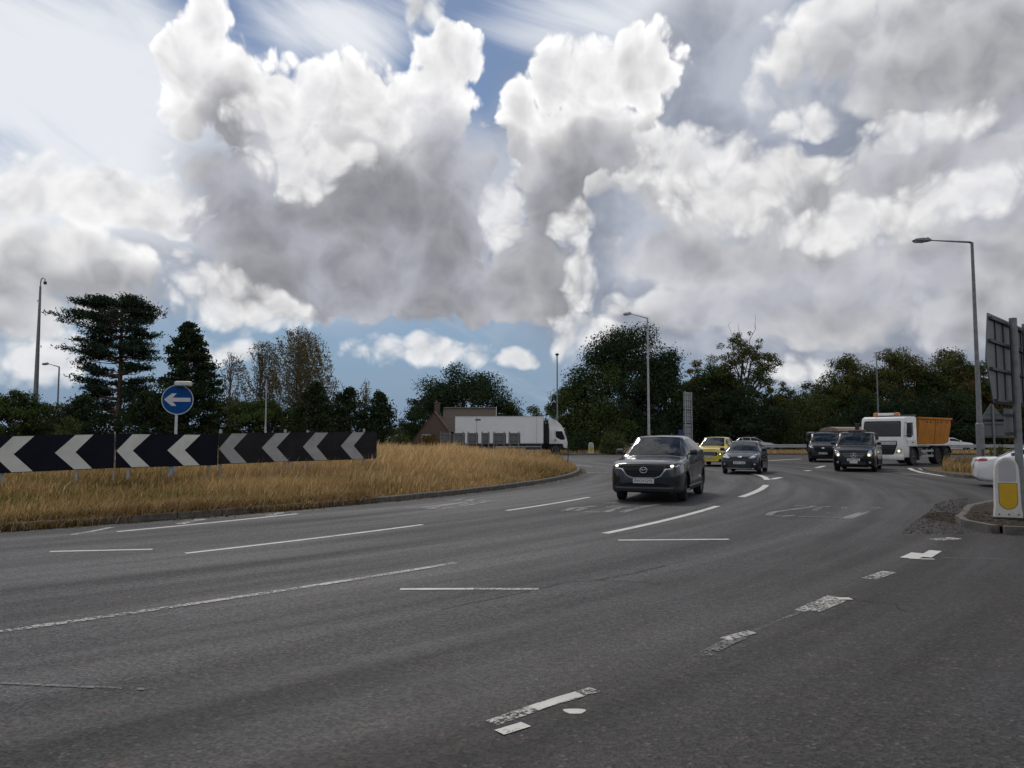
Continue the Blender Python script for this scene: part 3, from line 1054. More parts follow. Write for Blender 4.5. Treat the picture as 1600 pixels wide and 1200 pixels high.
def limb(mb, a, b, r0, r1, sag=0.0, n=4, wig=0.06):
    a, b = Vector(a), Vector(b)
    L = (b - a).length
    pts, rad = [], []
    for i in range(n + 1):
        t = i / n
        p = a.lerp(b, t) + Vector((random.gauss(0, wig), random.gauss(0, wig), random.gauss(0, wig))) * L * (0 if i in (0, n) else 0.5)
        p.z += sag * L * math.sin(math.pi * t)
        pts.append(p)
        rad.append(r0 + (r1 - r0) * t)
    mb.tube(pts, rad, 6)
    return pts


def sphere_pts(n, fill=0.35):
    d = rng.normal(0, 1, (n, 3))
    d /= np.linalg.norm(d, axis=1)[:, None]
    r = rng.uniform(fill, 1, n) ** 0.6
    return d * r[:, None]


def broadleaf(u, v_base, D, v_top, w_px, label, cols, n_leaf=9000, clumps=70, leaf=0.24, crown_base=0.18, group=None, name='broadleaf_tree',
              gap=0.0, cat='tree', shape=1.0, bark=None, lean=0.0, cl_r=0.20, cols2=None, bare=0):
    """tree standing at picture column u, distance D; top at picture row v_top; crown w_px wide"""
    base = at(u, 684, D)
    base.z = 0.0 if math.hypot(base.x - CX, base.y - CY) > RI else float(island_z(base.x, base.y))
    H = at(u, v_top, D).z - base.z
    R = w_px / FPX * D / 2
    t = thing(name, label, cat, base, 0, group)
    n_leaf = int(n_leaf * 2.3)
    clumps = int(clumps * 1.35)
    zc0 = H * crown_base
    cz, rz = (H + zc0) / 2, (H - zc0) / 2
    # clumps of foliage through the crown, thicker to the outside
    c = sphere_pts(clumps, 0.25)
    c[:, 2] = np.sign(c[:, 2]) * np.abs(c[:, 2]) ** 0.9
    lob = 0.74 + 0.52 * vnoise(c[:, 0] * 1.7 + c[:, 1] * 0.9 + 30 + u * 0.1, c[:, 2] * 1.9 + c[:, 1] * 0.7 + 30, int(u) + 1)
    c = c * np.stack([lob, lob, np.where(c[:, 2] > 0, 0.80 + 0.4 * (lob - 0.74), 1.0)], 1)
    wid = np.where(c[:, 2] > 0, 1 - 0.25 * c[:, 2] * shape, 1.0)
    cc = np.stack([c[:, 0] * R * wid * 0.95, c[:, 1] * R * wid * 0.95, cz + c[:, 2] * rz * 0.9], 1)
    if crown_base < 0.06:                # foliage down to the ground
        lowm = c[:, 2] < 0
        cc[lowm, :2] /= np.sqrt(np.maximum(0.15, 1 - c[lowm, 2] ** 2))[:, None] * 0.55 + 0.45
    cr = np.maximum(0.35, min(R, rz) * cl_r * rng.uniform(0.75, 1.75, clumps))
    # fill the height and width measured in the picture
    cc[:, 2] = zc0 + (cc[:, 2] - cc[:, 2].min()) * (H - zc0 - 0.5 * cr.mean()) / max(0.1, (cc[:, 2] + cr * 0.75).max() - cc[:, 2].min())
    cc[:, :2] *= R / max(0.1, np.sort(np.abs(cc[:, 0]) + cr * 0.6)[-3])
    if gap:
        keep = vnoise(cc[:, 0] * 0.6 + 40, cc[:, 2] * 0.6 + 40, int(u)) > gap
        cc, cr = cc[keep], cr[keep]
    k = len(cc)
    wgt = cr ** 2 / (cr ** 2).sum()
    idx = rng.choice(k, n_leaf, p=wgt)
    q = sphere_pts(n_leaf, 0.25) * np.array([1.15, 1.15, 0.8])
    P = cc[idx] + q * cr[idx][:, None] * rng.uniform(0.7, 1.25, (n_leaf, 1))
    P[:, 2] = np.maximum(P[:, 2], 0.15)
    out = (P - np.array([0, 0, cz])) / np.array([R, R, rz])
    Nn = q * 0.8 + out * 0.5 + np.array([0, 0, 0.35])
    parts = [leaves(P, leaf * 0.78, cols, N=Nn / (np.linalg.norm(Nn, axis=1)[:, None] + 1e-9))]
    if cols2 is not None:
        m = vnoise(P[:, 0] * 0.35 + 20, P[:, 2] * 0.35 + 20, int(u) + 3) > 0.55
        v, f, tn = parts[0]
        alt = np.repeat(np.asarray(cols2)[rng.integers(0, len(cols2), n_leaf)] * rng.uniform(0.75, 1.25, (n_leaf, 1)), 4, axis=0)
        tn = np.where(np.repeat(m, 4)[:, None], alt, tn)
        parts = [(v, f, tn)]
    crown_obj('crown', parts, t)
    mb = MB()
    tr = max(0.09, H * 0.024)
    top = Vector((R * 0.08 * random.uniform(-1, 1), R * 0.08 * random.uniform(-1, 1), H * 0.72))
    tp = limb(mb, (0, 0, -0.25), top, tr, tr * 0.3, n=6, wig=0.03)
    order = rng.permutation(k)[:min(k, 30)]
    for j in order:
        e = Vector(cc[j])
        zz = min(max(e.z * 0.55, H * 0.12), H * 0.66)
        s = Vector((0, 0, -0.25)).lerp(top, (zz + 0.25) / (top.z + 0.25))
        limb(mb, s, e, tr * 0.34, tr * 0.07, sag=0.06)
    for j in range(bare):
        a = random.uniform(0, 6.28)
        s = Vector((0, 0, H * 0.6))
        e = Vector((math.cos(a) * R * 0.45, math.sin(a) * R * 0.45, H * random.uniform(0.93, 1.06)))
        pts = limb(mb, s, e, tr * 0.2, 0.012, n=5)
        for q_ in pts[2:]:
            limb(mb, q_, q_ + Vector((random.uniform(-.5, .5), random.uniform(-.5, .5), random.uniform(.3, .9))), 0.02, 0.006, n=2)
    mb.build('trunk', bark or M_BARK, t, True)
    return t


def bush(u, D, v_top, w_px, label, cols, n_leaf=3500, leaf=0.14, group=None, name='bush', clumps=36, z0=None, depth=1.0):
    base = at(u, 684, D)
    base.z = (0.0 if math.hypot(base.x - CX, base.y - CY) > RI else float(island_z(base.x, base.y))) if z0 is None else z0
    H = at(u, v_top, D).z - base.z
    R = w_px / FPX * D / 2
    t = thing(name, label, 'bush', base, 0, group)
    n_leaf = int(n_leaf * 1.5)
    c = sphere_pts(clumps, 0.3)
    c[:, 2] = np.abs(c[:, 2])
    cc = np.stack([c[:, 0] * R * 0.85, c[:, 1] * R * 0.85 * depth, c[:, 2] * H * 0.82], 1)
    cr = np.maximum(0.2, min(R, H) * 0.26 * rng.uniform(0.7, 1.5, clumps))
    idx = rng.integers(0, clumps, n_leaf)
    P = cc[idx] + sphere_pts(n_leaf, 0.2) * cr[idx][:, None] * rng.uniform(0.7, 1.2, (n_leaf, 1))
    P[:, 2] = np.maximum(P[:, 2], 0.03)
    Nn = (P - cc[idx]) / cr[idx][:, None] + P / np.array([R, R, H]) * 0.5 + np.array([0, 0, 0.3])
    crown_obj('foliage', [leaves(P, leaf * 0.85, cols, N=Nn / (np.linalg.norm(Nn, axis=1)[:, None] + 1e-9))], t)
    mb = MB()
    for j in range(9):
        limb(mb, (random.uniform(-.15, .15) * R, random.uniform(-.15, .15) * R, -0.1), Vector(cc[j % clumps]), 0.05, 0.012, n=3)
    mb.build('stem', M_BARK, t)
    return t


def pine(u, D, v_top, label):
    base = at(u, 684, D)
    base.z = float(island_z(base.x, base.y))
    H = at(u, v_top, D).z - base.z
    px = D / FPX
    t = thing('pine_tree', label, 'tree', base)
    mb = MB()
    limb(mb, (0, 0, -0.2), (0.12, 0, H * 0.97), 0.29, 0.08, n=8, wig=0.008)
    parts = []
    # plates of foliage: (row in the picture, reach left, reach right, thickness)
    plates = [(473, 40, 34, 7), (480, 62, 42, 7), (490, 84, 50, 7), (502, 88, 56, 6), (519, 48, 54, 6), (533, 56, 40, 6), (549, 84, 60, 7), (556, 60, 62, 6),
              (577, 60, 44, 6), (600, 62, 58, 7), (614, 70, 40, 7), (634, 58, 62, 8), (655, 64, 66, 9)]
    for row, le, ri, th in plates:
        z = at(u, row, D).z - base.z
        n = 16
        for j in range(n):
            # boughs reach mostly across, so the trunk stays in view between the tiers
            a = (0 if j % 2 else math.pi) + random.gauss(0, 0.62)
            reach = (ri if math.cos(a) > 0 else le) * px * random.uniform(0.45, 1.05)
            e = Vector((math.cos(a) * reach, math.sin(a) * reach, z + random.gauss(0, .24) + 0.03 * reach))
            s0 = Vector((0.05, 0, max(0.4, z - 0.16 * reach - 0.15)))
            limb(mb, s0, e, 0.05, 0.015, n=4, sag=-0.05)
            for f, k_ in ((0.55, 34), (0.72, 60), (0.87, 80), (1.0, 70)):
                if row > 515 and f < 0.6:
                    continue
                c = s0.lerp(e, f) + Vector((random.gauss(0, .12), random.gauss(0, .12), random.gauss(0.08, 0.05)))
                m = int(k_ * random.uniform(0.5, 1.0))
                q = rng.normal(0, 1, (m, 3)) * np.array([0.33, 0.33, th * px * 0.30])
                parts.append(leaves(np.array(c) + q, 0.24, G_PINE, 0.24, 0.1, -0.5))
    crown_obj('crown', parts, t, 0.12)
    mb.build('trunk', M_BARK_PINE, t, True)
    return t


def spruce(u, D, v_top, half_px, label, n=15000, group=None, cols=G_DARK, name='conifer'):
    base = at(u, 684, D)
    base.z = 0.0 if math.hypot(base.x - CX, base.y - CY) > RI else float(island_z(base.x, base.y))
    H = at(u, v_top, D).z - base.z
    R = half_px * D / FPX
    t = thing(name, label, 'tree', base, random.uniform(0, 6), group)
    mb = MB()
    limb(mb, (0, 0, -0.2), (0, 0, H * 0.98), 0.2, 0.02, n=6, wig=0.004)
    parts = []
    nb_ = 170
    for j in range(nb_):
        f = (j + random.random()) / nb_
        f = f ** 0.85
        z = H * (0.04 + 0.95 * f)
        reach = R * (1 - f) ** 0.66 * random.uniform(0.70, 1.22) + 0.10
        a = random.uniform(0, 2 * math.pi)
        tip = Vector((math.cos(a) * reach, math.sin(a) * reach, z + reach * random.uniform(-0.05, 0.40)))
        limb(mb, (0, 0, z), tip, 0.025, 0.006, n=2)
        m = int(n / nb_ * (0.35 + 1.3 * (1 - f)))
        s = rng.uniform(0.1, 1.05, m) ** 0.6
        P = np.array([0, 0, z]) + (np.array(tip) - np.array([0, 0, z])) * s[:, None] + rng.normal(0, 1, (m, 3)) * np.array([0.26, 0.26, 0.17]) * (0.4 + 0.75 * (1 - f))
        parts.append(leaves(P, 0.24, cols, 0.36, 0.0, 0.1))
    crown_obj('crown', parts, t, 0.1)
    mb.build('trunk', M_BARK, t)
    return t


def birch(u, D, v_top, w_px, label, n=9000, strands=190, group=None, lean=0.6):
    """loose tree whose thin twigs hang and stream to the right in the wind"""
    base = at(u, 684, D)
    base.z = float(island_z(base.x, base.y))
    H = at(u, v_top, D).z - base.z
    R = w_px * D / FPX / 2
    t = thing('birch_tree', label, 'tree', base, 0, group)
    mb = MB()
    limb(mb, (0, 0, -0.2), (0.1, 0, H * 0.9), 0.15, 0.02, n=6, wig=0.02)
    parts = []
    per = n // strands
    for j in range(strands):
        f = random.uniform(0.25, 1.0)
        a = random.uniform(0, 2 * math.pi)
        rr = R * random.uniform(0.15, 0.95) * math.sqrt(max(0.08, 1 - (abs(f - 0.55) / 0.52) ** 2))
        top = Vector((math.cos(a) * rr, math.sin(a) * rr, H * f))
        if j % 3 == 0:
            limb(mb, (0.05, 0, H * f * 0.72), top, 0.035, 0.01, n=3, sag=0.08)
        L = random.uniform(0.9, 2.6)
        s = rng.uniform(0, 1, per)
        P = np.array(top) + np.stack([np.sqrt(s) * L * lean * 0.62, rng.normal(0, 0.08, per), -L * s ** 1.4], 1) + rng.normal(0, 0.10, (per, 3))
        parts.append(leaves(P, 0.13, G_BIRCH, 0.5, 0.0, 0.6))
    crown_obj('crown', parts, t, 0.35)
    mb.build('trunk', M_BARK_PALE, t, True)
    return t


# wooded middle and left of the roundabout
pine(182, 60, 468, 'tall dark pine with flat layered branches and bare reddish trunk')
spruce(291, 56, 504, 64, 'dense dark pointed conifer behind the round blue sign', 26000)
ISL = 'trees and shrubs on the roundabout behind the chevron boards'
birch(358, 60, 550, 70, 'thin pale birch between the pointed conifer and the large birch', 4200, 100, ISL)
birch(405, 61, 533, 62, 'brownish birch with streaming twigs left of the tallest birch', 8500, 170, ISL)
birch(466, 60, 516, 128, 'largest birch with drooping brown foliage above the chevron boards', 26000, 420, ISL)
broadleaf(15, 690, 54, 600, 130, 'dark rounded tree at the left edge of the picture', G_OAK, 7000, 50, 0.2, 0.05, ISL, 'broadleaf_tree')
broadleaf(70, 690, 57, 622, 100, 'mid green bushy tree below the tall camera mast', G_BUSH, 5200, 40, 0.18, 0.03, ISL, 'broadleaf_tree')
spruce(128, 52, 618, 52, 'low dark conifer left of the pine trunk', 5200, ISL)
spruce(228, 53, 612, 50, 'low dark conifer right of the pine trunk', 5200, ISL)
bush(108, 47, 640, 60, 'olive bush at the foot of the pine', G_BUSH, 2600, 0.13, ISL)
broadleaf(360, 690, 57, 612, 90, 'dull green tree under the thin birch', G_BUSH, 5200, 40, 0.18, 0.02, ISL)
broadleaf(420, 690, 56, 618, 110, 'dark green tree under the brownish birch', G_OAK, 6000, 44, 0.18, 0.02, ISL)
spruce(492, 55, 598, 46, 'broad dark fir in front of the largest birch', 6500, ISL, G_DARK)
spruce(545, 57, 606, 48, 'dark fir near the right end of the chevron boards', 6500, ISL, G_DARK)
spruce(592, 58, 612, 34, 'dark shrubby fir at the right end of the wood', 5200, ISL, G_DARK)
birch(569, 60, 592, 28, 'slender pale young tree rising above the dark firs', 1300, 40, ISL, 0.2)
bush(628, 56, 668, 60, 'green bush at the right end of the trees on the roundabout', G_BUSH, 2200, 0.13, ISL)

# beyond the far road
FAR = 'trees along the far side of the road'
broadleaf(722, 690, 112, 558, 168, 'big round dark tree behind the brick house', G_DARK, 17000, 120, 0.34, 0.02, FAR, shape=0.9, cl_r=0.18)
broadleaf(662, 690, 116, 612, 60, 'smaller dark tree left of the brick house', G_DARK, 4200, 40, 0.32, 0.0, FAR)
broadleaf(800, 690, 112, 625, 70, 'dark tree edge right of the brick house', G_OAK, 4200, 40, 0.32, 0.0, FAR)
broadleaf(635, 690, 130, 652, 50, 'low dark hedge tree in the gap left of the house', G_OAK, 2600, 30, 0.32, 0.0, FAR)
broadleaf(850, 690, 118, 628, 60, 'yellowish tree in the gap right of the white box lorry', G_TURN, 3600, 36, 0.32, 0.0, FAR)
broadleaf(970, 690, 88, 490, 196, 'largest dark oak rising behind the grey car', G_DARK, 24000, 150, 0.30, 0.02, FAR, shape=0.75, cl_r=0.17, cols2=G_OAK)
broadleaf(900, 690, 90, 585, 100, 'lower left shoulder of dark oak foliage beside the thin lamp post', G_OAK, 8500, 60, 0.28, 0.0, FAR, cols2=G_DARK)
broadleaf(1040, 690, 86, 540, 80, 'dark oak just right of the lamp post behind the grey car', G_DARK, 8000, 60, 0.28, 0.0, FAR)
broadleaf(1085, 690, 99, 558, 60, 'rust tinged tree between the oak and the ivy covered tree', G_RUST, 4600, 40, 0.28, 0.02, FAR, cols2=G_TURN)
broadleaf(1120, 690, 97, 560, 80, 'olive tree with turning leaves behind the yellow car', G_TURN, 6500, 50, 0.28, 0.0, FAR, cols2=G_OAK)
broadleaf(1165, 690, 95, 512, 110, 'tall open tree with thin top showing sky through it', G_TURN, 8000, 120, 0.26, 0.06, FAR, bare=3, cols2=G_OAK, cl_r=0.11)
broadleaf(1160, 690, 93, 600, 130, 'dense dark undergrowth tree behind the small black car', G_DARK, 8000, 60, 0.28, 0.0, FAR)
broadleaf(1215, 690, 99, 592, 56, 'small olive tree in the gap of bright cloud', G_TURN, 2600, 60, 0.26, 0.05, FAR, cl_r=0.12)
bush(1262, 95, 602, 140, 'broad dull green sallow bush behind the vans', G_BUSH, 12000, 0.22, FAR, 'bush', 90, 0.0, 0.6)
broadleaf(1275, 690, 105, 590, 60, 'dark small tree with bare twigs in the bright gap', G_DARK, 3600, 34, 0.28, 0.0, FAR, bare=2)
broadleaf(1330, 690, 99, 545, 86, 'olive oak left of the lamp post behind the tipper lorry', G_TURN, 8500, 64, 0.28, 0.0, FAR, cols2=G_OAK)
broadleaf(1408, 690, 99, 532, 100, 'tallest olive oak behind the orange skip body', G_TURN, 10500, 76, 0.28, 0.0, FAR, cols2=G_OAK)
broadleaf(1478, 690, 99, 536, 90, 'dark rounded oak left of the near lamp post', G_OAK, 9500, 70, 0.28, 0.0, FAR, cols2=G_TURN)
broadleaf(1535, 690, 97, 556, 80, 'brownish oak behind the near lamp post', G_RUST, 7000, 56, 0.28, 0.0, FAR, cols2=G_OAK)
broadleaf(1605, 690, 97, 560, 90, 'dark oak at the right edge behind the big sign', G_OAK, 6500, 56, 0.28, 0.0, FAR)
broadleaf(1370, 690, 93, 600, 150, 'dark lower foliage behind the tipper lorry cab', G_DARK, 9000, 64, 0.28, 0.0, FAR)
broadleaf(1480, 690, 93, 604, 150, 'dark lower foliage behind the orange skip body', G_DARK, 9000, 64, 0.28, 0.0, FAR)
bush(960, 74.5, 668, 54, 'round dull bush beside the far yellow bollard', G_BUSH, 3400, 0.16, FAR, z0=0.08)
bush(905, 80, 664, 60, 'dark low bush behind the far yellow bollard', G_DARK, 2400, 0.2, FAR)
bush(1030, 80, 662, 110, 'dark scrub behind the grey car', G_DARK, 4600, 0.22, FAR, depth=0.5)
bush(1105, 95, 655, 90, 'dark scrub behind the yellow car', G_DARK, 3800, 0.22, FAR, depth=0.5)
bush(845, 96, 668, 60, 'dark scrub beyond the front of the white box lorry', G_DARK, 2600, 0.24, FAR)
bush(1560, 48, 690, 44, 'low green weeds beside the triangular sign', G_BUSH, 1600, 0.09, None, z0=0.1)
bush(672, 84, 672, 50, 'reddish brown shrub before the brick house', G_RUST, 2200, 0.18, FAR, z0=0.08)
for u_, D_, v_, w_, lab_, cols_ in [(1085, 97, 588, 110, 'dark leafy understorey behind the tall grey backed sign', G_DARK), (1232, 101, 596, 110, 'dark leafy understorey left of the sallow bush', G_DARK),
                                    (1302, 100, 574, 100, 'dark tree between the bright gap and the olive oaks', G_OAK), (1362, 101, 556, 110, 'olive tree filling the belt around the far lamp post', G_TURN),
                                    (1440, 101, 548, 120, 'broad dark tree filling the belt above the orange skip body', G_OAK), (1512, 100, 556, 110, 'dark tree filling the belt just left of the near lamp post', G_DARK),
                                    (1575, 99, 580, 110, 'dark leafy understorey behind the triangular sign', G_DARK), (1130, 99, 565, 100, 'dull green tree filling the belt above the yellow car', G_OAK)]:
    broadleaf(u_, 690, D_, v_, w_, lab_, cols_, 7500, 80, 0.28, 0.0, FAR, cl_r=0.2)

# ------------------------------------------------------------------ vehicles
M_TYRE = pmat('tyre_rubber', (0.018, 0.018, 0.019), 0.85, var=0.25, scale=20, bump=0.3, bscale=80)
M_RIM = pmat('alloy_rim', (0.32, 0.32, 0.33), 0.35, 0.8, var=0.15)
M_RIM_DARK = pmat('dark_alloy_rim', (0.19, 0.19, 0.195), 0.35, 0.7, var=0.2)
M_BLACKPL = pmat('black_plastic', (0.016, 0.016, 0.017), 0.6, var=0.25, scale=10)
M_GLOSSBLK = pmat('gloss_black', (0.005, 0.005, 0.006), 0.3, spec=0.25)
M_PRIVACY = pmat('privacy_glass', (0.006, 0.007, 0.008), 0.05, spec=0.3)
M_CHROME = pmat('bright_trim', (0.55, 0.56, 0.57), 0.22, 0.9, var=0.08)
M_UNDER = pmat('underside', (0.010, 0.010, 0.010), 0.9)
M_PLATE = pmat('white_number_plate', (0.62, 0.62, 0.60), 0.45, var=0.06)
M_PLATETXT = pmat('plate_lettering', (0.012, 0.012, 0.012), 0.5)
M_LAMP = pmat('headlamp_glass', (0.42, 0.44, 0.46), 0.08, 0.25, var=0.35, scale=22, coat=1.0)
M_LAMP_ON = pmat('headlamp_lit', (0.9, 0.88, 0.8), 0.2, emit=(1.0, 0.93, 0.78), estr=2.2)
M_LAMP_WARM = pmat('headlamp_lit_warm', (0.9, 0.8, 0.6), 0.2, emit=(1.0, 0.72, 0.36), estr=1.8)
M_TAIL = pmat('tail_lamp_red', (0.30, 0.01, 0.015), 0.15, coat=1.0)
M_AMBER = pmat('amber_beacon', (0.55, 0.13, 0.02), 0.25, coat=0.6)
M_SEAT = pmat('seat_cloth', (0.03, 0.03, 0.033), 0.9)


def mat_glass():
    """tinted car glass: mirrors the sky, lets a little of the cabin through"""
    m = bpy.data.materials.new('car_glass')
    m.use_nodes = True
    nb = NB(m.node_tree)
    nb.n.clear()
    fr = nb.new('ShaderNodeFresnel')
    fr.inputs[0].default_value = 1.6
    g = nb.new('ShaderNodeBsdfGlossy')
    g.inputs['Roughness'].default_value = 0.02
    g.inputs['Color'].default_value = (0.95, 1.0, 1.0, 1)
    t = nb.new('ShaderNodeBsdfTransparent')
    t.inputs[0].default_value = (0.26, 0.30, 0.30, 1)
    mx = nb.new('ShaderNodeMixShader')
    nb.put(mx.inputs[0], nb.m('MULTIPLY_ADD', fr.outputs[0], 0.9, 0.03, clamp=True))
    nb.l.new(t.outputs[0], mx.inputs[1])
    nb.l.new(g.outputs[0], mx.inputs[2])
    out = nb.new('ShaderNodeOutputMaterial')
    nb.l.new(mx.outputs[0], out.inputs[0])
    return m


M_GLASS = mat_glass()


def paint(name, col, metal=0.0, rough=0.32, flake=0.1, coat=0.8, spec=0.5):
    return pmat(name, col, rough, metal, var=flake, scale=3.0, coat=coat, spec=spec, dirt=(tuple(c * 0.8 + 0.004 for c in col), 0.3))


def wheel(parent, x, y, r, w, side, rim_mat, spokes=5, name='wheel', steer=0.0):
    """wheel with tyre, dished rim and spokes; side = +1 when its face looks to +Y"""
    e = bpy.data.objects.new(name, None)
    e.empty_display_size = 0.1
    C.objects.link(e)
    e.parent = parent
    e.location = (x, y, r)
    e.rotation_euler = (0, random.uniform(0, 1.2), steer)
    h = w / 2
    rr = r * 0.68
    MB().lathe([(rr * 0.98, -h * 0.8), (rr * 1.05, -h), (r * 0.94, -h), (r * 0.99, -h * 0.72), (r, -h * 0.3), (r, h * 0.3), (r * 0.99, h * 0.72), (r * 0.94, h), (rr * 1.05, h), (rr * 0.98, h * 0.8)], 28, 'Y').build('tyre', M_TYRE, e, True, 50)
    mb = MB()
    s = side
    mb.lathe([(rr * 0.97, -h * 0.75), (rr, s * h * 0.8), (rr * 0.93, s * h * 0.86), (rr * 0.9, s * h * 0.35)], 28, 'Y')
    for k in range(spokes):
        a = 2 * math.pi * k / spokes
        for da in (-0.11, 0.11) if spokes <= 6 else (0,):
            c, sn = math.cos(a + da), math.sin(a + da)
            p0 = Vector((c * rr * 0.12, s * h * 0.62, sn * rr * 0.12))
            p1 = Vector((c * rr * 0.93, s * h * 0.72, sn * rr * 0.93))
            mb.tube([p0, p1], [rr * 0.085, rr * 0.06], 4)
    mb.lathe([(rr * 0.2, s * h * 0.3), (rr * 0.2, s * h * 0.7), (rr * 0.12, s * h * 0.8)], 12, 'Y')
    mb.build('rim', rim_mat, e, True, 40)
    MB().lathe([(rr * 0.88, s * h * 0.05), (rr * 0.88, s * h * 0.2)], 20, 'Y').build('brake_disc', M_UNDER, e)
    return e


def conform(bvh, poly, axis, off, th=0.012, cuts=3, sign=1.0, far=6.0):
    """lay a flat outline on a curved body: poly in (y,z) seen along X or (x,z) seen along Y; sign gives the side it is seen from"""
    bm = bmesh.new()
    f = bm.faces.new([bm.verts.new((p[0], p[1], 0)) for p in poly])
    bmesh.ops.triangulate(bm, faces=[f])
    for _ in range(cuts):
        lng = [e for e in bm.edges if e.calc_length() > 0.09]
        if not lng:
            break
        bmesh.ops.subdivide_edges(bm, edges=lng, cuts=1, use_grid_fill=False)
        bmesh.ops.triangulate(bm, faces=list(bm.faces))
    hit = {}
    last = 0.0
    vals = []
    for v in bm.verts:
        a, b = v.co.x, v.co.y
        if axis == 'X':
            loc, nrm, _, _ = bvh.ray_cast(Vector((far * sign, a, b)), Vector((-sign, 0, 0)))
        else:
            loc, nrm, _, _ = bvh.ray_cast(Vector((a, far * sign, b)), Vector((0, -sign, 0)))
        hit[v.index if v.index >= 0 else id(v)] = None
        vals.append((v, loc))
    good = [(l.x if axis == 'X' else l.y) for _, l in vals if l is not None]
    dflt = (sum(good) / len(good)) if good else 0.0
    for v, l in vals:
        a, b = v.co.x, v.co.y
        d = ((l.x if axis == 'X' else l.y) if l is not None else dflt) + off * sign
        v.co = Vector((d, a, b)) if axis == 'X' else Vector((a, d, b))
    # thickness backwards
    ret = bmesh.ops.extrude_face_region(bm, geom=list(bm.faces))
    for g in ret['geom']:
        if isinstance(g, bmesh.types.BMVert):
            if axis == 'X':
                g.co.x -= th * sign
            else:
                g.co.y -= th * sign
    bmesh.ops.recalc_face_normals(bm, faces=bm.faces)
    me = bpy.data.meshes.new('panel')
    bm.to_mesh(me)
    bm.free()
    return me


def mirror_y(poly):
    return [(-a, b) for a, b in reversed(poly)]


